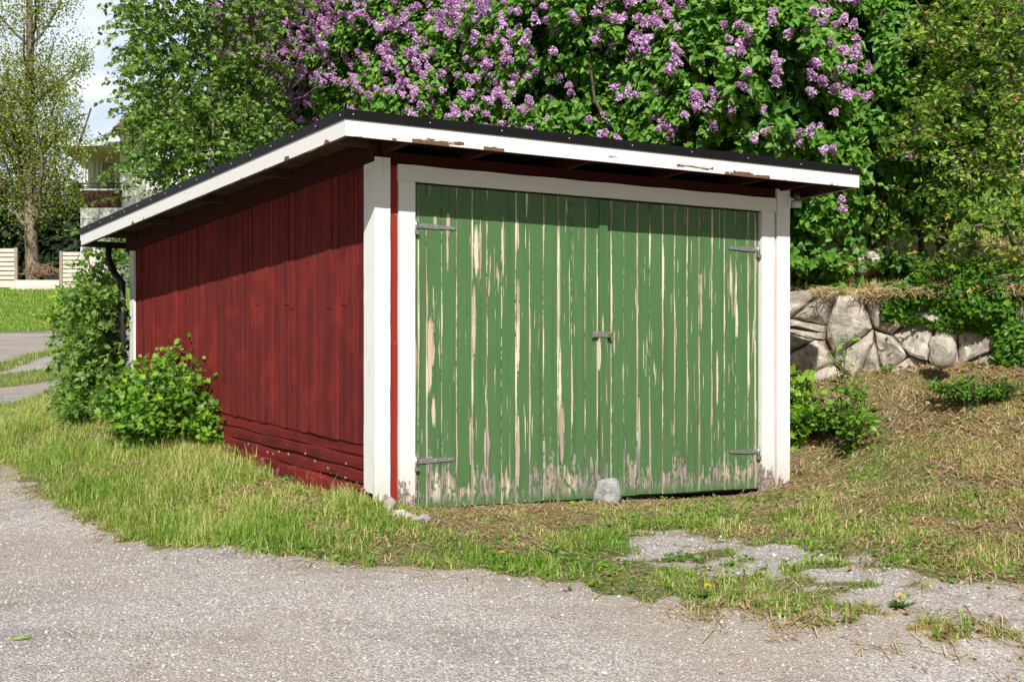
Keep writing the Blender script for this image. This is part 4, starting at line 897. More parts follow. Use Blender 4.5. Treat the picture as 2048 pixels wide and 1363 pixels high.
# ---------------------------------------------------------------- shrubs built as stems with leaves
def shrub(name, base, label, cat, stems, tpl, mat, size, wr_=.85, per=26, spread=.4, height=.9, lean=(0, 0, 0), side=3, group=None, leafbias=(0, -.5, .8), rmean=.5, rsd=.22, droop=0.0, sr=.008, part='foliage', fillr=.05, sidel=.35, hv=(.55, 1.0)):
    root = empty(name, base, label, cat, group); b = np.array(base); segs = []; C = []; D = []
    for _ in range(stems):
        a = rng.uniform(0, 2*math.pi); rr = spread*math.sqrt(rng.random()); hh = height*rng.uniform(*hv)*(1-.35*(rr/spread)**2)
        e = np.array([math.cos(a)*rr, math.sin(a)*rr, hh])+np.array(lean)*hh
        t = np.linspace(0, 1, 7)[:, None]; p = b+np.array([math.cos(a), math.sin(a), 0])*.05*spread+e*t+np.array([math.cos(a)*rr, math.sin(a)*rr, 0])*(t*(1-t))*.6+rng.normal(scale=.012, size=(7, 3))*t; p[:, 2] -= droop*t[:, 0]**2*hh
        p[0, 2] -= .05; segs.append((p, sr*(1-.75*t[:, 0]))); lines = [p]
        for _ in range(side):
            i = rng.integers(1, 6); L_ = sidel*height*rng.uniform(.4, 1); d = nrm((rng.normal(size=3)*np.array([1, 1, .4])+np.array([math.cos(a)*.4, math.sin(a)*.4, .5]))[None])[0]
            t2 = np.linspace(0, 1, 5)[:, None]; p2 = p[i]+d*L_*t2; p2[:, 2] -= droop*t2[:, 0]**2*L_; segs.append((p2, sr*.5*(1-.7*t2[:, 0]))); lines.append(p2)
        for ln in lines:
            n = max(3, int(per*np.linalg.norm(ln[-1]-ln[0])/height*1.3)); u = rng.uniform(.12, 1, n)*(len(ln)-1); i = np.minimum(u.astype(int), len(ln)-2); f = (u-i)[:, None]
            c = ln[i]*(1-f)+ln[i+1]*f; d = nrm(rng.normal(size=(n, 3))*np.array([1, 1, .35])+np.array([0, 0, -droop*.8])); C.append(c+d*rng.uniform(.01, fillr, (n, 1))); D.append(nrm(d+np.array([0, 0, -.15])))
    C = np.vstack(C); D = np.vstack(D); n = len(C); sz = size*rng.uniform(.55, 1.15, n)
    leaves(part, tpl, C, D, nrm(np.array(leafbias)+rng.normal(scale=.45, size=(n, 3))), sz, sz*wr_, mat, root, np.clip(rng.normal(rmean, rsd, n), 0, 1))
    tubes('stem', segs, M['twig'], root, 4); return root
p = on_ground(345, 893)
shrub('currant_bush', (p[0], p[1]+.25, p[2]), 'leafy bright green currant bush growing against the red side wall', 'bush', 60, 'lobed', M['bush_leaf'], .052, 1.0, 30, .50, .97, (.10, 0, 0), 5, leafbias=(0, -.7, .7), rmean=.46, rsd=.26, fillr=.08, sidel=.42, hv=(.35, 1.0))
p2_ = on_ground(290, 888); 
shrub('currant_bush', (p2_[0]-.06, p2_[1]+.25, p2_[2]), 'low spreading currant bush on the left side of the tall one by the red wall', 'bush', 44, 'lobed', M['bush_leaf'], .050, 1.0, 30, .36, .50, (-.15, 0, 0), 5, leafbias=(0, -.7, .7), rmean=.40, fillr=.06)
p = on_ground(425, 900)
shrub('currant_bush', (p[0], p[1]+.20, p[2]), 'small leafy offshoot at the right-hand foot of the tall currant bush', 'bush', 14, 'lobed', M['bush_leaf'], .048, 1.0, 26, .22, .42, (.2, 0, 0), 3, leafbias=(0, -.7, .7), rmean=.45)
p = on_ground(1703, 905)
shrub('sapling', (p[0], p[1], p[2]), 'slender green sapling on the mown slope right of the garage', 'plant', 6, 'oval', M['bush_leaf'], .050, 1.2, 34, .16, 1.0, (0, 0, 0), 5, rmean=.38)
p = on_ground(1640, 860)
shrub('weeds', (p[0], p[1], p[2]), 'patch of low leafy weeds between the garage corner and the slender sapling', 'weeds', 60, 'lobed', M['bush_leaf'], .045, 1.0, 14, .42, .26, (0, 0, 0), 2, rmean=.40)
p = on_ground(1592, 905)
shrub('weeds', (p[0]+.02, p[1]+.1, p[2]), 'lime green lobed leaves standing right beside the white corner board', 'weeds', 9, 'lobed', M['bush_leaf'], .085, 1.0, 9, .13, .50, (0, 0, 0), 1, rmean=.72, rsd=.12)
pp = at(1600, 745, 11.3); zz = float(h_low(np.array([pp[0]]), np.array([11.3]))[0])
shrub('weeds', (pp[0]-.02, 11.3, zz), 'lime green lobed leaves in front of the leftmost stones of the wall', 'weeds', 9, 'lobed', M['bush_leaf'], .085, 1.0, 9, .14, .46, (0, 0, 0), 1, rmean=.75, rsd=.12)
# growth hanging over the wall
def hanger(px, py, Y, label, n, rx, h, tpl, mat, sz, rm, cat='bush', name='lilac_sucker'):
    q_ = at(px, py, Y); return shrub(name, q_, label, cat, n, tpl, mat, sz, .82, 20, rx, h, (0, -.35, 0), 3, leafbias=(0, -.6, .8), rmean=rm, droop=.35, fillr=.06)
hanger(1620, 560, 12.25, 'dark green heart-shaped leaves hanging over the left end of the stone wall', 40, .42, .45, 'heart', M['lilac_leaf'], .075, .50)
hanger(1650, 600, 12.05, 'low tuft of heart-shaped leaves spilling below the wall top, left of the boulder', 22, .28, .25, 'heart', M['lilac_leaf'], .075, .5)
hanger(1800, 550, 12.6, 'shaded leafy undergrowth on the terrace just right of the boulder', 30, .38, .34, 'heart', M['lilac_leaf'], .065, .35)
hanger(1940, 560, 12.0, 'shaded leafy undergrowth on the terrace below the reddish twigs', 34, .5, .40, 'oval', M['bush_leaf'], .055, .25)
p = on_ground(1960, 800); shrub('weeds', (p[0], p[1], p[2]), 'low dark weeds under the right end of the stone wall', 'weeds', 50, 'oval', M['bush_leaf'], .045, 1.0, 10, .45, .22, (0, 0, 0), 1, rmean=.15)
def wall_s(x): return float(np.interp(x, [p[0] for p in WL], wlen))
def drape(x0, x1, n, label, tpl, sz0, thr, rm):
    s0, s1 = wall_s(x0), wall_s(x1); root = empty('creeper', wall_pt((s0+s1)/2, 1.2, .15), label, 'creeper'); S_ = rng.uniform(s0, s1, n*3); Z_ = 1.60-.95*rng.random(n*3)**.8; f = fbm(S_*2.2, Z_*3.2, 4.0+x0)+.16*sstep(.9, 1.5, Z_)+.15*(S_-s0)/(s1-s0)
    k = (f > thr); S_, Z_, f = S_[k][:n], Z_[k][:n], f[k][:n]; O_ = .06+.9*np.clip(f-thr, 0, .3)*rng.random(len(S_))**.6+.04*rng.random(len(S_)); P = np.array([wall_pt(a, b, c) for a, b, c in zip(S_, Z_, O_)]); m = len(P)
    sz = rng.uniform(.5, 1.1, m)*sz0; leaves('foliage', tpl, P, nrm(rng.normal(size=(m, 3))*np.array([1, .6, .5])+np.array([0, -.2, -.5])), nrm(np.array([0, -.7, .65])+rng.normal(scale=.4, size=(m, 3))), sz, sz*.95, M['bush_leaf'], root, np.clip(rng.normal(rm, .2, m), 0, 1))
    sg = []
    for _ in range(22):
        i = rng.integers(0, m); a, b = S_[i], 1.5; sg.append((np.array([wall_pt(a+rng.normal(scale=.1), 1.5, .05), wall_pt(a, (1.5+Z_[i])/2, .12), P[i]]), np.array([.005, .004, .002])))
    tubes('stem', sg, M['twig'], root, 4)
drape(3.15, 4.05, 2600, 'dark leafy creeper hanging down the stone wall left of the pale upright boulder', 'lobed', .055, .56, .15)
drape(3.95, 5.6, 7500, 'thick leafy creeper hiding the right end of the stone wall', 'oval', .058, .44, .22)
print('shrubs done')

# ---------------------------------------------------------------- birch behind the garage
def twiggy(root, starts, dirs, lens, per, tpl, mat, size, wr_, droop, rmean, rsd, twig_mat, tr=.004, lb=(0, -.5, .7), hang=.5):
    segs = []; C = []; D = []
    for s_, d, L_ in zip(starts, dirs, lens):
        t = np.linspace(0, 1, 6)[:, None]; p = s_+d*L_*t; p[:, 2] -= droop*L_*t[:, 0]**2; p += rng.normal(scale=.012, size=p.shape)*t; segs.append((p, tr*(1-.6*t[:, 0])))
        n = max(4, int(per*L_*rng.uniform(.7, 1.2))); u = rng.uniform(.1, 1, n)*5; i = np.minimum(u.astype(int), 4); f = (u-i)[:, None]; c = p[i]*(1-f)+p[i+1]*f
        dd = nrm(rng.normal(size=(n, 3))*np.array([1, 1, .5])+np.array([0, 0, -hang])); C.append(c+dd*.015); D.append(dd)
    C = np.vstack(C); D = np.vstack(D); n = len(C); sz = size*rng.uniform(.6, 1.15, n)
    leaves('foliage', tpl, C, D, nrm(np.array(lb)+rng.normal(scale=.55, size=(n, 3))), sz, sz*wr_, mat, root, np.clip(rng.normal(rmean, rsd, n), 0, 1))
    tubes('twigs', segs, twig_mat, root, 3)
def limb(a, b, r, k=7, wob=.06):
    t = np.linspace(0, 1, k)[:, None]; a = np.array(a, float); b = np.array(b, float); p = a*(1-t)+b*t+rng.normal(scale=wob, size=(k, 3))*(t*(1-t)*4)**.5; return p, r*(1-.72*t[:, 0])
bz = float(h_low(np.array([-3.05]), np.array([14.2]))[0])
birch = empty('birch', (-3.05, 14.2, bz), 'bright green birch with drooping twigs behind the rear corner of the garage', 'birch tree')
segs = []; tips = []
for e in [(-3.3, 14.0, 4.4), (-2.6, 14.3, 5.2), (-3.0, 13.8, 4.9), (-2.2, 14.4, 4.0), (-3.45, 14.0, 3.4)]:
    p, r = limb((-3.05+rng.normal(scale=.06), 14.2, bz-.1), e, .032); segs.append((p, r))
    for _ in range(16): i = rng.integers(2, 7); tips.append(p[i]); q3 = p[i]+np.clip(rng.normal(.25, 1, size=3), -.7, 1)*np.array([.4, .3, .3])+np.array([0, 0, .25]); segs.append(limb(p[i], q3, .009, 5, .03)); tips.append(q3)
tubes('trunk', segs, M['birchbark'], birch, 6)
n = 1900; st = []
while len(st) < n:
    c = np.array([rng.uniform(-4.05, -2.2), rng.uniform(13.3, 14.9), rng.uniform(1.3, 5.4)])
    e = ((c[0]+3.13+.12*(c[2] < 2.9))/(.80+.10*math.sin(c[2]*3.1)))**2+((c[1]-14.1)/.85)**2+((c[2]-3.6)/2.4)**4
    pxc = c[0]/c[1]*FPX+CX; pyc = HOR-(c[2]-EYE)/c[1]*FPX
    if e < 1 and vnoise(c[0]*2.0, c[1]*2, c[2]*2.0) > .30 and pxc > 262+(18 if 270 < pyc < 440 else 0): st.append(c)
st = np.array(st); dr = nrm((st-np.array([-3.3, 14.3, 3.2]))*np.array([1, .8, .15])+rng.normal(scale=.35, size=st.shape)); 
twiggy(birch, st, dr, rng.uniform(.18, .40, n), 54, 'rhomb', M['birch_leaf'], .062, 1.0, .55, .45, .24, M['twig'])
ex = np.array([at(px, py, 13.8) for px, py in [(285,60),(275,55),(285,175),(285,190),(290,180),(290,120),(285,260),(275,255),(270,285),(280,240),(300,30),(262,350),(262,395),(275,330),(300,15)]]); 
exd = nrm(np.tile(np.array([[-1., -.15, .12]]), (len(ex), 1))+rng.normal(scale=.12, size=ex.shape))
segs = []; C = []; D = []
for s_, d in zip(ex, exd):
    L_ = rng.uniform(.30, .50); t = np.linspace(0, 1, 7)[:, None]; p = s_+d*L_*t; p[:, 2] -= .12*t[:, 0]**2; segs.append((p, .004*(1-.6*t[:, 0])))
    for u in np.linspace(.05, 1, 16): i = min(int(u*6), 5); f = u*6-i; c = p[i]*(1-f)+p[i+1]*f; C.append(c); D.append(nrm((rng.normal(size=3)*.5+np.array([-.3, 0, -.9]))[None])[0])
C = np.array(C); D = np.array(D); sz = rng.uniform(.04, .065, len(C)); leaves('outer_foliage', 'rhomb', C, D, rand_dir(len(C), (0, -1.2, .5)), sz, sz*.95, M['birch_leaf'], birch, np.clip(rng.normal(.35, .2, len(C)), 0, 1)); tubes('outer_twigs', segs, M['twig'], birch, 3)
# sucker growth at the rear-left corner
bz = float(h_low(np.array([-3.95]), np.array([13.2]))[0])
sap = empty('birch_sapling', (-3.92, 13.2, bz), 'leafy birch sapling beside the black downpipe at the rear corner', 'birch sapling')
segs = [limb((-3.9, 13.2, bz-.1), e, .022, 6, .04) for e in [(-4.0, 13.0, 1.9), (-3.75, 13.1, 1.95), (-4.15, 13.0, 1.5), (-3.8, 13.0, 1.2), (-4.1, 12.8, .9)]]; tubes('trunk', segs, M['birchbark'], sap, 5)
n = 760; st = []
while len(st) < n:
    c = np.array([0, rng.uniform(11.95, 13.5), rng.uniform(bz-.05, 1.98)]); c[0] = (rng.uniform(150, 234)-CX)/FPX*c[1]
    if c[2] > 1.45 and c[1] < 12.7: continue
    w_ = .30+.08*math.sin(c[2]*5)
    if c[0]/c[1]*FPX+CX > 150+max(0, 30-(c[2]-.9)*60)*0+(25 if c[2] > 1.45 else 0) and vnoise(c[0]*3.5, c[1]*3.5, c[2]*3.5) > .30: st.append(c)
st = np.array(st); dr = nrm((st-np.array([-3.78, 13.3, 1.0]))*np.array([1, 1, .1])+rng.normal(scale=.5, size=st.shape)+np.array([-.1, -.2, .1]))
twiggy(sap, st, dr, rng.uniform(.15, .32, n), 60, 'rhomb', M['birch_leaf'], .062, 1.0, .5, .45, .25, M['twig'])
# bright low bush and stones beyond it
p = at(160, 640, 28.0)
shrub('green_bush', (p[0], 28.0, float(h_low(np.array([p[0]]), np.array([28.0]))[0])), 'yellow-green round bush by the lawn edge behind the birch sapling', 'bush', 70, 'oval', M['bush_leaf'], .11, 1.0, 26, .70, 1.15, (0, 0, 0), 4, rmean=.7, sr=.012, fillr=.12)
p = at(148, 640, 27.0); rock((p[0]+.1, 27.0, float(h_low(np.array([p[0]]), np.array([27.0]))[0])+.12), (.30, .25, .42), 41, M['rock'], 'grey block of stone at the right end of the lawn edge', 'stone', 'stone')

# ---------------------------------------------------------------- cherry twigs on the right
cz = float(h_up(np.array([5.2]), np.array([12.2]))[0])
cherry = empty('cherry_tree', (5.15, 12.2, cz), 'sparse young tree with green and reddish-brown leaves at the right edge', 'tree')
segs = []; ends = []
for e in [(3.9, 11.2, 3.6), (3.5, 11.4, 2.9), (4.2, 10.9, 2.3), (3.6, 10.9, 1.9), (4.6, 11.2, 4.6), (3.3, 11.5, 3.9), (4.3, 10.8, 3.1), (5.4, 11.2, 4.8), (3.8, 11.0, 1.5), (4.3, 11.6, 4.3)]:
    p, r = limb((5.15+rng.normal(scale=.04), 12.2, cz-.1), e, .035, 8, .07); segs.append((p, r)); ends += [p[i]+rng.normal(scale=.12, size=3) for i in (3, 4, 4, 5, 5, 5, 6, 6, 6, 6, 7, 7, 7, 7, 7) for _ in range(5)]
tubes('trunk', segs, M['stem'], cherry, 6)
ends = np.array(ends); ends = np.vstack([ends, np.c_[rng.uniform(3.0, 5.0, 700), rng.uniform(10.6, 12.0, 700), rng.uniform(1.7, 4.4, 700)]])
pxs = ends[:, 0]/ends[:, 1]*FPX+CX; pys = HOR-(ends[:, 2]-EYE)/ends[:, 1]*FPX
kp = (pxs > 1830-.12*(pys-250)+120*(fbm(pys/90, pys*0, 1.0)-.5)*2) & ((pys < 560) | (rng.random(len(pys)) < .4)); kp &= (pys < 330) | (rng.random(len(pys)) < .38); ends = ends[kp]
dr = nrm(np.c_[rng.normal(-.6, .5, len(ends)), rng.normal(-.3, .4, len(ends)), rng.normal(.05, .35, len(ends))])
twiggy(cherry, ends, dr, rng.uniform(.22, .50, len(ends)), 38, 'oval', M['cherry_leaf'], .055, 1.05, .12, .24, .24, M['twig'], .0035, hang=.15)

# ---------------------------------------------------------------- far left: large tree, house, fence, wood
tz = 2.25; tb = np.array([-15.9, 46.0, tz])
big = empty('poplar_tree', tuple(tb), 'tall bare-limbed tree with thin olive foliage behind the slatted fence', 'tree')
segs = []; LC = []
def branch(p, d, L_, r, lvl):
    k = 6; pts = [p.copy()]; dd = d.copy()
    for i in range(k): dd = nrm((dd+rng.normal(scale=(.025 if lvl == 0 else .10+.05*lvl), size=3)+np.array([0, 0, .06*(lvl > 0)]))[None])[0]; pts.append(pts[-1]+dd*L_/k)
    pts = np.array(pts)
    if lvl and pts[-1][0]/pts[-1][1]*FPX+CX > 190: return
    segs.append((pts, r*(1-.7*np.linspace(0, 1, k+1)))); 
    if lvl >= 2:
        m = 44; i = rng.integers(1, k+1, m); LC.append(pts[i]+rng.normal(scale=.36, size=(m, 3)))
    if lvl < 3:
        for _ in range([34, 8, 4][lvl]):
            i = rng.integers(1 if lvl else 1, k+1); f = i/k
            o_ = nrm(rng.normal(size=(1, 3))*np.array([1, 1, .3]))[0]; nd = nrm((dd*.5+o_*.75+np.array([0, 0, .35 if lvl == 0 else .1]))[None])[0]
            branch(pts[i], nd, L_*([.36, .42, .45][lvl])*rng.uniform(.6, 1.1)*(1.15-.5*f), r*(1-.7*f)*.42, lvl+1)
branch(tb-np.array([0, 0, .3]), np.array([-.03, 0, 1.]), 12.5, .235, 0)
for a, L_ in ((-.65, 7.5), (-.38, 9), (.12, 9.0), (.24, 6.0), (-.9, 4.5), (.5, 3.5), (-.2, 9.5)):
    p0 = tb+np.array([0, 0, rng.uniform(1.6, 3.4)]); branch(p0, nrm(np.array([[a*.8, .1, 1.]]))[0], L_, .07, 1)
tubes('trunk', segs[:1], M['bark'], big, 12); tubes('branches', segs[1:], M['bark'], big, 4)
C = np.vstack(LC); kx = C[:, 0]/C[:, 1]*FPX+CX; C = C[(kx < 178+12*np.sin(C[:, 2]*2))]; n = len(C); print('big tree leaves', n)
if n > 40000: C = C[rng.permutation(n)[:40000]]; n = len(C)
sz = rng.uniform(.06, .105, n); leaves('foliage', 'rhomb', C, rand_dir(n, (0, 0, -.3)), rand_dir(n, (0, -1, .6)), sz, sz*.9, M['tree_leaf'], big, np.clip(rng.normal(.45, .25, n), 0, 1))
# wood in the distance
C, D, S, Rn = [], [], [], []; segs = []
for k in range(150):
    x = rng.uniform(-75, 30); y = rng.uniform(115, 165); H = rng.uniform(8.0, 11.5)*(1+.0015*(y-115))*(1.0 if rng.random() < .8 else .8); z0 = 2.4+(y-60)*.012; m = 420; fir = rng.random() < .5
    t = rng.random(m)**.8; rad = H*(.19 if fir else .17)*((1-t)**.8 if fir else np.sqrt(np.clip(1-(t*1.5-.6)**2, .03, 1)))*rng.uniform(.55, 1.05, m); a = rng.uniform(0, 2*math.pi, m)
    C.append(np.c_[x+np.cos(a)*rad, y+np.sin(a)*rad, z0+.6+t*H]); D.append(np.c_[np.cos(a), np.sin(a), -.4*np.ones(m)]); S.append(rng.uniform(.5, 1.1, m)); Rn.append(np.clip(rng.normal(.25+.5*rng.random(), .15, m), 0, 1))
    segs.append((np.array([[x, y, z0-.5], [x, y, z0+H*.9]]), np.array([.18, .04])))
C, D, S, Rn = np.vstack(C), np.vstack(D), np.concatenate(S), np.concatenate(Rn)
wood = leaves('distant_wood', 'lobed', C, D, rand_dir(len(C), (0, -.8, .8)), S, S*.8, M['conifer'], None, Rn); tag(wood, kind='stuff', label='dark evergreen wood on the skyline at the far left', cat='wood')
# slatted fences, bed edging, crate, brushwood
M['fencewood'] = mat_plain('pale_fence_wood', (.62, .56, .48), .8, .2, var=.18, scale=3); M['postwood'] = mat_plain('grey_post_wood', (.34, .26, .20), .85, .15, var=.25, scale=4)
FY = 42.0
def fence(px0, px1, y0, y1, posts, label):
    x0, x1 = at(px0, 0, FY)[0], at(px1, 0, FY)[0]; zt, zb = at(0, y0, FY)[2], at(0, y1, FY)[2]
    root = empty('fence', ((x0+x1)/2, FY, zb), label, 'fence', 'slatted fences along the lawn'); m_ = MB(); n = 8; hs = (zt-zb)/n
    for i in range(n): m_.box(x0, x1, FY-.02, FY+.01, zt-(i+.78)*hs-(.0 if i < n-1 else .10), zt-i*hs)
    m_.box(x0+.2, x0+.26, FY+.011, FY+.04, zb, zt)
    m_.build('slat_panel', M['fencewood'], root)
    for pxp in posts: m_ = MB(); xx = at(pxp, 0, FY)[0]; m_.box(xx-.045, xx+.045, FY-.06, FY+.03, zb-.15, zt+.03); m_.build('post', M['postwood'], root)
fence(-110, 31, 497, 570, [-110, 33], 'pale slatted fence panel at the left edge, left of the tall tree')
fence(125, 215, 504, 573, [123, 215], 'pale slatted fence panel just left of the white house wall')
mb = MB(); x0, x1 = at(32, 0, FY)[0], at(121, 0, FY)[0]
for (za, zb_, yy) in ((560, 569, 0), (571, 577, -.35)): mb.box(x0, x1, FY-.12+yy, FY+.3, at(0, zb_, FY)[2]-.05, at(0, za, FY)[2])
tag(mb.build('timber_edging', M['fencewood'], None), 'low pale timber edging of the bed between the two fence panels', 'edging')
mb = MB(); x0, x1 = at(102, 0, 43)[0], at(122, 0, 43)[0]; z0, z1 = at(0, 563, 43)[2], at(0, 550, 43)[2]
mb.box(x0, x1, 42.6, 42.63, z0, z1); mb.box(x0, x1, 42.87, 42.9, z0, z1); mb.box(x0, x0+.03, 42.63, 42.87, z0, z1); mb.box(x1-.03, x1, 42.63, 42.87, z0, z1); mb.box(x0+.03, x1-.03, 42.63, 42.87, z0, z0+.03); mb.box(x0-.01, x1+.01, 42.58, 42.6, z1-.04, z1)
tag(mb.build('crate', M['blackplastic'], None), 'dark planter crate in front of the brushwood heap', 'crate')
segs = []; c0 = np.array(at(85, 552, 43.6))
for _ in range(110):
    a = rng.uniform(0, math.pi); d = np.array([math.cos(a), rng.normal(scale=.4), abs(math.sin(a))*.5]); L_ = rng.uniform(.3, .8); p = c0+rng.normal(size=3)*np.array([.22, .2, .05])+np.array([0, 0, rng.uniform(0, .28)]); segs.append((np.array([p-d*L_/2, p+rng.normal(scale=.03, size=3), p+d*L_/2]), np.array([.014, .012, .005])))
tag(tubes('brushwood_heap', segs, mat_plain('dead_wood', (.33, .22, .14), .9, .1, var=.4), None, 4), 'heap of cut brown branches beside the tall tree trunk', 'brushwood')
# white house with balcony
HY = 57.0
M['plaster'] = mat_plain('white_house_paint', (.80, .78, .74), .8, .2, var=.04, scale=1); M['brownwood'] = mat_plain('brown_stained_wood', (.085, .030, .018), .7, .3, var=.3, scale=5)
M['soffit'] = mat_plain('pale_wood_soffit', (.70, .52, .38), .8, .2, var=.2, scale=2); M['curtain'] = mat_plain('grey_curtain', (.33, .30, .30), .9, .1, var=.1, scale=3); M['tile'] = mat_plain('brown_roof_tiles', (.20, .09, .06), .85, .2, var=.3, scale=3)
def hx(px, Y=HY): return at(px, 0, Y)[0]
def hz(py, Y=HY): return at(0, py, Y)[2]
Z0H = hz(299)
house = empty('house', (hx(300), HY+3, 2.2), 'white two-storey house with a brown balcony, half hidden by the birch', 'house')
mb = MB(); mb.box(hx(161), hx(640), HY, HY+7, 1.6, hz(415)); 
for i in range(26): x = hx(163)+i*.42; mb.box(x, x+.05, HY-.03, HY, 1.8, hz(437))
mb.box(hx(161), hx(640), HY-.04, HY, hz(437), hz(434))
mb.build('lower_wall', M['plaster'], house)
HB = HY+3.2; mb = MB(); mb.box(hx(176, HB), hx(260, HB), HB, HY+6.9, hz(415), Z0H-.05); mb.box(hx(240), hx(640), HY-.02, HY+7, hz(415)+.002, hz(268)); mb.build('upper_wall', M['plaster'], house)
mb = MB(); x = hx(162)
while x < hx(240):
    mb.box(x, x+.17, HY-.05, HY-.02, hz(414), hz(381)); x += .19
mb.box(hx(162)-.0, hx(162)+.03, HY-.02, HY+3.2, hz(414), hz(381)); mb.build('balcony_panel', M['brownwood'], house)
mb = MB(); mb.box(hx(161), hx(242), HY-.08, HY+.04, hz(381), hz(378)); mb.build('balcony_sill', M['plaster'], house)
mb = MB(); mb.box(hx(162), hx(242), HY-.05, HY-.01, hz(369), hz(366)); mb.box(hx(162), hx(242), HY-.05, HY-.01, hz(375), hz(373))
for k in range(8): x = hx(163)+k*.22; mb.box(x, x+.03, HY-.048, HY-.012, hz(378), hz(369))
mb.build('balcony_rail', mat_plain('dark_rail', (.03, .025, .022), .6, .3, bump=0), house)
mb = MB(); mb.box(hx(164), hx(171), HY-.02, HY+.12, hz(366), hz(304)); mb.build('balcony_post', M['plaster'], house)
mb = MB(); mb.box(hx(204, HB), hx(234, HB), HB-.05, HB-.002, hz(415), hz(327, HB)); mb.build('window', M['curtain'], house)
for a, b in ((186, 189), (195, 198), (203, 206), (231, 235)): mb = MB(); mb.box(hx(a, HB), hx(b, HB), HB-.12, HB-.052, hz(415), hz(322, HB)); mb.build('window_frame', M['plaster'], house)
X0, X1, Z0 = hx(134), hx(640), hz(299)
mb = MB(); mb.hexa([(X0, HY-1.0, Z0), (hx(262), HY-1.0, Z0+.05), (hx(262), HY+7.5, Z0+.05), (X0-1.6, HY+7.5, Z0), (X0, HY-1.0, Z0+.16), (hx(262), HY-1.0, Z0+.21), (hx(262), HY+7.5, Z0+.2), (X0-1.6, HY+7.5, Z0+.16)]); rfh = mb.build('balcony_roof', M['plaster'], house)
mb = MB()
for k in range(9): y = HY-.7+k*.9; mb.box(X0+.15-.18*k*.9/1, hx(258), y, y+.12, Z0-.12, Z0-.003)
mb.hexa([(X0+.1, HY-.95, Z0-.02), (hx(258), HY-.95, Z0-.02), (hx(258), HY+7.4, Z0-.02), (X0-1.4, HY+7.4, Z0-.02), (X0+.1, HY-.95, Z0-.004), (hx(258), HY-.95, Z0-.004), (hx(258), HY+7.4, Z0-.004), (X0-1.4, HY+7.4, Z0-.004)]); mb.build('soffit', M['soffit'], rfh)
mb = MB(); xr0, xr1, zr0 = hx(236), hx(660), hz(268)
mb.add([(xr0, HY-.8, zr0), (xr1, HY-.8, zr0), (xr1, HY+3.5, zr0+1.5), (xr0, HY+3.5, zr0+1.5), (xr1, HY+7.8, zr0), (xr0, HY+7.8, zr0), (xr0, HY-.8, zr0+.15), (xr1, HY-.8, zr0+.15), (xr1, HY+3.5, zr0+1.68), (xr0, HY+3.5, zr0+1.68), (xr1, HY+7.8, zr0+.15), (xr0, HY+7.8, zr0+.15)], [(0,3,2,1),(3,5,4,2),(6,7,8,9),(9,8,10,11),(0,1,7,6),(5,11,10,4),(0,6,9,3),(3,9,11,5),(1,2,8,7),(2,4,10,8)]); mb.build('roof', M['tile'], house)
for px in (300, 400, 500): 
    mb = MB(); mb.box(hx(px), hx(px)+.9, HY-.06, HY-.025, hz(360), hz(315)); f = mb.build('window_frame', M['plaster'], house); mb = MB(); mb.box(hx(px)+.08, hx(px)+.82, HY-.075, HY-.062, hz(357), hz(318)); mb.build('pane', M['winglass'], f)
# buildings beyond the upper garden
M['ochre'] = mat_plain('ochre_boards', (.62, .42, .20), .8, .2, var=.12, scale=4); M['siding'] = mat_plain('pinkish_siding', (.50, .38, .31), .8, .2, var=.15, scale=4)
YY = 24.0; x0, x1 = at(1690, 0, YY)[0], at(1800, 0, YY)[0]; z0 = float(h_up(np.array([x0]), np.array([YY]))[0])
shedo = empty('hut', ((x0+x1)/2, YY+1, z0), 'ochre yellow wooden hut glimpsed under the lilac at the right roof corner', 'hut')
mb = MB(); x = x0
while x < x1: mb.box(x, x+.135, YY, YY+.03, z0-.3, z0+.66); x += .14
mb.box(x0, x1, YY+.03, YY+1.8, z0-.3, z0+.66); mb.build('wall', M['ochre'], shedo)
mb = MB(); mb.hexa([(x0-.2, YY-.2, z0+.66), (x1+.2, YY-.2, z0+.66), (x1+.2, YY+2, z0+.80), (x0-.2, YY+2, z0+.80), (x0-.2, YY-.2, z0+.72), (x1+.2, YY-.2, z0+.72), (x1+.2, YY+2, z0+.86), (x0-.2, YY+2, z0+.86)]); mb.build('roof', M['reddark'], shedo)
YY = 33.0; x0, x1 = at(1560, 0, YY)[0], at(2350, 0, YY)[0]; z0 = 4.0
h2 = empty('timber_house', ((x0+x1)/2, YY+3, z0), 'house with pinkish horizontal siding glimpsed through the twigs at upper right', 'house')
mb = MB(); z = z0-.6
while z < 9.3: mb.hexa([(x0, YY-.025, z), (x1, YY-.025, z), (x1, YY+.0, z), (x0, YY+.0, z), (x0, YY-.005, z+.19), (x1, YY-.005, z+.19), (x1, YY+.0, z+.19), (x0, YY+.0, z+.19)]); z += .2
mb.box(x0, x1, YY+.001, YY+6, z0-.6, 9.3); mb.build('wall', M['siding'], h2)
mb = MB(); mb.hexa([(x0-.4, YY-.6, 9.3), (x1+.4, YY-.6, 9.3), (x1+.4, YY+7, 9.3), (x0-.4, YY+7, 9.3), (x0-.4, YY+2.8, 11), (x1+.4, YY+2.8, 11), (x1+.4, YY+3.4, 11), (x0-.4, YY+3.4, 11)]); mb.build('roof', M['tile'], h2)
mb = MB(); mb.box(x0+4.5, x0+6, YY-.08, YY-.026, 5.6, 7.1); f = mb.build('window_frame', M['plaster'], h2); mb = MB(); mb.box(x0+4.6, x0+5.9, YY-.095, YY-.082, 5.7, 7.0); mb.build('pane', M['winglass'], f)
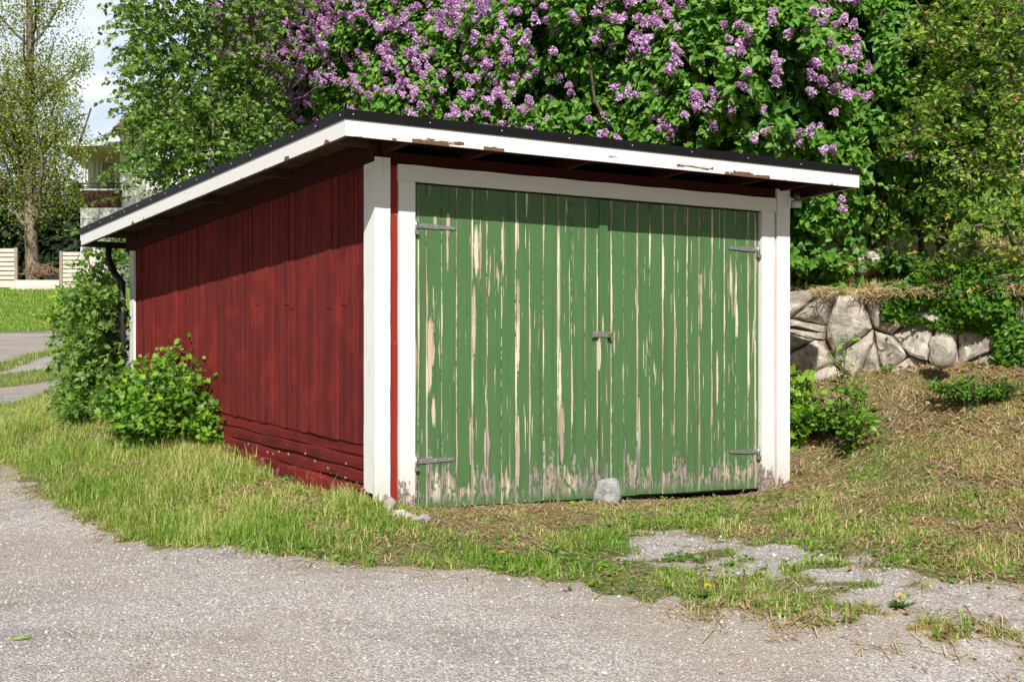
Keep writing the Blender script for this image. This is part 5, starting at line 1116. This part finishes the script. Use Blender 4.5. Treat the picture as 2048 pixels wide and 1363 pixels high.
# trees closing the skyline between the lilacs and that house
for (x, y, lb) in ((7.4, 22.0, 'leafy tree behind the reddish-leaved tree, near the sided house'), (4.4, 24.5, 'leafy tree behind the slimmest lilac')):
    z0 = float(h_up(np.array([x]), np.array([y]))[0]); t_ = empty('garden_tree', (x, y, z0), lb, 'tree', 'trees behind the upper garden'); segs = [limb((x, y, z0-.2), (x+rng.normal(scale=.4), y, z0+4.2), .12)]
    n = 6500; d = rand_dir(n); k = 1+1.1*(fbm(d[:, 0]*2+x, d[:, 1]*2, d[:, 2]*2)-.5); C = np.array([x, y, z0+3.9])+d*np.array([1.9, 1.7, 2.2])*(k*rng.uniform(.55, 1, n)**.6)[:, None]
    leaves('crown', 'oval', C, rand_dir(n, (0, 0, -.4)), rand_dir(n, (0, -.9, .7)), rng.uniform(.10, .17, n), .13, M['lilac_leaf'], t_, np.clip(rng.normal(.5, .25, n), 0, 1)); 
    for _ in range(9): segs.append(limb((x, y, z0+1.3+rng.random()*1.5), np.array([x, y, z0+3.9])+rand_dir(1)[0]*1.5, .04, 6, .06))
    tubes('trunk', segs, M['stem'], t_, 6)
print('background done')

# ---------------------------------------------------------------- grass, straw, litter, gravel
T_IN = lambda x, y: (np.abs(x/y) < .43) & (y > 4.6)
def blades(name, X, Y, Z, hgt, wid, lean, rnd, mat, label, flat=0.0):
    n = len(X); a = rng.uniform(0, 2*math.pi, n); d = np.c_[np.cos(a), np.sin(a), np.zeros(n)]; side = np.c_[-np.sin(a), np.cos(a), np.zeros(n)]*wid[:, None]/2
    ln = lean[:, None]; up = np.array([0, 0, 1.0]); b = np.c_[X, Y, Z-.008]
    m_ = b+(up*np.sqrt(np.clip(1-(lean*.5)**2, .05, 1))[:, None]+d*ln*.5)*hgt[:, None]*.55; t = m_+(up*np.sqrt(np.clip(1-lean**2, .0, 1))[:, None]*.9+d*ln)*hgt[:, None]*.5
    V = np.stack([b-side, b+side, m_+side*.8, m_-side*.8, t], 1).reshape(-1, 3); o_ = (np.arange(n)*5)[:, None]
    me = fast_mesh(name, V, [o_+np.array([[0, 1, 2, 3]]), o_+np.array([[3, 2, 4]])], {'rnd': np.repeat(rnd, 5)}, False)
    o = raw_obj(name, me, mat); tag(o, kind='stuff', label=label, cat='grass'); return o
def cand(n, x0, x1, y0, y1, pw=1.0):
    y = y0+(y1-y0)*rng.random(n)**pw; x = rng.uniform(-1, 1, n)*np.minimum(.50*y, 50); m = (x > x0) & (x < x1); return x[m], y[m]
X, Y = cand(880000, -7.5, 8.5, 5.2, 14.5, 1.0)
g_, d_, _ = masks(X, Y)
insh = poly_sd(X, Y, SHEDP) > .02
ywl = wall_y(X); above = (Y > ywl-.05) & (X > -.1)
patch = sstep(.40, .56, fbm(X*3.2, Y*3.2, 6.0)); rightside = sstep(1.8, 2.8, X)
mossn = sstep(.50, .62, fbm(X*2.0+31, Y*2.6, 7.0)); dens = g_*(.50+.50*patch)*np.where(X > -.6, .72-.35*mossn, 1.0)
mt = (rng.random(len(X)) < np.clip((g_-.12)*1.2, 0, 1)*np.clip(dens*1.25, 0, 1)) & ~insh & ~above
tuft = (rng.random(len(X)) < .06*sstep(.50, .75, fbm(X*5, Y*5, 1.0))*(poly_sd(X, Y, PATCHG) > 0)) ; mt |= tuft & ~insh
X, Y, g_, d_, patch, rs = X[mt], Y[mt], g_[mt], d_[mt], patch[mt], rightside[mt]
Z = h_low(X, Y); n = len(X); print('blades', n)
near_wall = np.exp(-np.abs(poly_sd(X, Y, SHEDP))/.22)
hg = (.016+.046*rng.random(n)**2.0)*(.7+.8*patch)*(1-.35*rs)*(.6+.5*g_)
leftv = sstep(-.4, -1.2, X); hg *= 1+.65*leftv; hg *= np.where(X > -.95, 1-.5*near_wall, 1-.25*near_wall); hg *= .55+.85*fbm(X*4, Y*4, 2.0)**1.2; frontz = sstep(-1.0, -.2, X)*(1-sstep(.6, 1.4, 8.52+.649*(X+.6)-Y)); hg *= 1-.38*frontz; hg *= np.where(rng.random(n) < .03, 1.7, 1.0)
dryp = np.clip(d_*.95+.02, 0, 1); isdry = rng.random(n) < dryp*(.85-.42*leftv)
rn = np.where(isdry, np.where(rng.random(n) < rs*.55, rng.uniform(.86, 1.0, n), rng.uniform(.60, .95, n)), np.clip(rng.normal(.25, .12, n)+.08*leftv+.55*(fbm(X*1.7, Y*1.7, 9.0)-.45), 0, .58))
blades('grass', X, Y, Z, hg, rng.uniform(.0035, .007, n), rng.uniform(.25, 1.0, n)**.7, rn, M['grass'], 'short green and straw-coloured grass around the garage')
# cut stalks lying about
X, Y = cand(420000, -7.5, 8.5, 5.2, 13.5); g_, d_, _ = masks(X, Y); bd = np.exp(-((poly_sd(X, Y, VERGE)-.05)/.25)**2)
k = (rng.random(len(X)) < g_*(.05+.45*d_)+.02*bd) & (poly_sd(X, Y, SHEDP) < -.02) & ~((Y > wall_y(X)-.1) & (X > -.1)); X, Y = X[k], Y[k]; n = len(X); a = rng.uniform(0, 2*math.pi, n); hl = rng.uniform(.01, .055, n)+.04*(rng.random(n) < .12)
D = np.c_[np.cos(a), np.sin(a), np.zeros(n)]; A0 = np.c_[X, Y]-D[:, :2]*hl[:, None]; A1 = np.c_[X, Y]+D[:, :2]*hl[:, None]; hgt = rng.uniform(.004, .035, n)
z0_, z1_ = h_low(A0[:, 0], A0[:, 1])+hgt*.6, h_low(A1[:, 0], A1[:, 1])+hgt; s_ = np.c_[-np.sin(a), np.cos(a), np.zeros(n)]*rng.uniform(.0015, .003, n)[:, None]
P0 = np.c_[A0, z0_]; P1 = np.c_[A1, z1_]; V = np.stack([P0-s_, P0+s_, P1+s_, P1-s_], 1).reshape(-1, 3)
me = fast_mesh('straw', V, [(np.arange(n)*4)[:, None]+np.array([[0, 1, 2, 3]])], {'rnd': np.repeat(rng.random(n), 4)})
tag(raw_obj('straw', me, M['straw']), kind='stuff', label='cut dry stalks lying on the grass', cat='straw')
# dead leaves on the slope
X, Y = cand(30000, 1.6, 8.5, 6.0, 12.0); k = (masks(X, Y)[0] > .35) & (Y < wall_y(X)-.1) & (rng.random(len(X)) < .10+.5*sstep(2.4, 4, X)) & (poly_sd(X, Y, SHEDP) < 0); X, Y = X[k], Y[k]; n = len(X)
o = leaves('dead_leaves', 'oval', np.c_[X, Y, h_low(X, Y)+.02], rand_dir(n, (0, 0, 0))*np.array([1, 1, .35]), rand_dir(n, (0, -.4, 2)), rng.uniform(.025, .055, n), .04, M['litter']); tag(o, kind='stuff', label='brown dead leaves scattered over the mown slope', cat='leaves')
# broad-leaved clover and plantain in the turf
X, Y = cand(30000, -6, 7, 5.6, 12.5); g_, d_, _ = masks(X, Y); k = (g_ > .3) & (fbm(X*2.6, Y*2.6, 12.0) > .55) & (rng.random(len(X)) < .75) & (poly_sd(X, Y, SHEDP) < -.03) & ~((Y > wall_y(X)-.1) & (X > -.1)); X, Y = X[k], Y[k]; n = len(X)
dd = rand_dir(n)*np.array([1, 1, .0])+np.array([0, 0, .35]); sz = rng.uniform(.018, .042, n)
o = leaves('ground_cover', 'oval', np.c_[X, Y, h_low(X, Y)+rng.uniform(.0, .03, n)], dd, rand_dir(n, (0, -.3, 2)), sz, sz*1.3, M['bush_leaf'], None, np.clip(rng.normal(.35, .2, n), 0, 1)); tag(o, kind='stuff', label='small leafy weeds mixed into the grass', cat='weeds')
# far verge, lawn and upper garden grass
Y = 14+28*rng.random(90000)**.8; X = -Y*rng.uniform(.22, .43, len(Y)); g_, d_, l_ = masks(X, Y); k = rng.random(len(X)) < np.clip(g_-.25, 0, 1); X, Y, l_ = X[k], Y[k], l_[k]; n = len(X); sc_ = Y/14
blades('grass', X, Y, h_low(X, Y), rng.uniform(.03, .07, n)*sc_**.45, .007*sc_, rng.uniform(.1, .9, n), np.clip(rng.normal(.30, .12, n)+.12*(rng.random(n) < .3), 0, 1), M['grass'], 'green lawn and road verge at the far left')
X = rng.uniform(1.6, 7.5, 60000); Y = wall_y(X)+.02+13*rng.random(60000)**1.6; n = len(X); sun_ = sstep(14.4, 15.5, Y)
blades('grass', X, Y, h_up(X, Y), rng.uniform(.04, .10, n), .008+.0006*(Y-10), rng.uniform(.2, .98, n), np.where(rng.random(n) < .75*(1-sun_), rng.uniform(.6, 1, n), np.clip(rng.normal(.34, .12, n), 0, 1)), M['grass'], 'grass of the upper garden behind the stone wall')
X = rng.uniform(1.9, 5.5, 16000); Y = wall_y(X)+.0+rng.normal(scale=.12, size=16000); n = len(X); sp_ = np.minimum(h_up(X, np.maximum(Y, wall_y(X)+.1)), 1.75)-.16*sstep(.5, .75, fbm(X*3.0, Y*0, 3.0))*rng.random(n)
km = (fbm(X*2.2, Y*0, 1.0)+.25*rng.random(n) > .56); X, Y, sp_ = X[km], Y[km], sp_[km]; n = len(X); a = rng.normal(-math.pi/2, .8, n); Dd = np.c_[np.cos(a), np.sin(a), rng.uniform(-.9, .3, n)]; P0 = np.c_[X, Y, sp_+rng.uniform(-.03, .05, n)]; P1 = P0+nrm(Dd)*(rng.uniform(.03, .10, n)*(.5+1.6*fbm(X*5, Y*0, 9.0)))[:, None]; s_ = np.cross(nrm(Dd), np.array([0, -.7, .7]))*.0028
V = np.stack([P0-s_, P0+s_, P1+s_*.5, P1-s_*.5], 1).reshape(-1, 3); me = fast_mesh('straw', V, [(np.arange(n)*4)[:, None]+np.array([[0, 1, 2, 3]])], {'rnd': np.repeat(rng.random(n)*.8, 4)})
tag(raw_obj('straw', me, M['straw']), kind='stuff', label='withered straw hanging over the top of the stone wall', cat='straw')
# loose gravel
X, Y = cand(150000, -6.5, 6.5, 4.9, 10.5); g_, _, _ = masks(X, Y); k = (g_ < .45) & (rng.random(len(X)) < .42) | ((g_ < .85) & (rng.random(len(X)) < .06)); X, Y = X[k], Y[k]; n = len(X); sz = np.clip(rng.lognormal(-5.55, .38, n), .002, .016)
big_ = (rng.random(n) < .012*(X > .8)); sz = np.where(big_, rng.uniform(.009, .018, n), sz); print('pebbles', n)
o = leaves('gravel', 'pebble', np.c_[X, Y, h_low(X, Y)+sz*.15], rand_dir(n)*np.array([1, 1, .2]), rand_dir(n, (0, 0, 4)), sz*1.2, sz, M['pebble'], None, np.clip(rng.normal(.42, .22, n)-.2*big_, 0, 1), False); tag(o, kind='stuff', label='loose grey gravel stones on the drive', cat='gravel')
# dandelions
def dandelion(px, py, label, up=None):
    p = on_ground(px, py) if up is None else up; root = empty('dandelion', p, label, 'dandelion', 'dandelions in the grass'); c = np.array(p); h = .05
    m_ = MB(); m_.tube([tuple(c-np.array([0, 0, .01])), tuple(c+np.array([.004, 0, h]))], .0025, 6); m_.build('stem', M['grass'], root)
    n = 90; a = rng.uniform(0, 2*math.pi, n); e = rng.uniform(0, 1.2, n); D = np.c_[np.cos(a)*np.cos(e), np.sin(a)*np.cos(e), np.sin(e)*.6+.12]; leaves('flower_head', 'oval', np.tile(c+np.array([.004, 0, h]), (n, 1)), D, rand_dir(n, (0, 0, 2)), rng.uniform(.014, .022, n), .010, M['yellow'], root)
    n = 9; a = np.linspace(0, 2*math.pi, n, endpoint=False)+rng.random(n)*.4; leaves('leaves', 'lobed', np.tile(c+np.array([0, 0, .004]), (n, 1)), np.c_[np.cos(a), np.sin(a), np.full(n, .25)], rand_dir(n, (0, 0, 4)), rng.uniform(.06, .10, n), .03, M['bush_leaf'], root, rng.random(n)*.4)
dandelion(1002, 1124, 'yellow dandelion in the dense grass in front of the doors, leftmost of the row'); dandelion(1414, 1192, 'yellow dandelion on the green strip between the two gravel areas'); dandelion(1799, 1214, 'yellow dandelion at the gravel edge in the right foreground'); dandelion(1749, 822, 'yellow dandelion up the slope beside the slender sapling')
p = on_ground(45, 1280); mb = MB(); mb.tube([(p[0]-.045, p[1]-.02, p[2]+.010), (p[0], p[1], p[2]+.014), (p[0]+.045, p[1]+.025, p[2]+.008)], [.0035, .006, .002], 6); o = mb.build('green_stalk', mat_plain('fresh_green_stalk', (.22, .42, .03), .6, .3, bump=0), None); tag(o, 'single bright green stalk lying on the gravel at lower left', 'stalk')
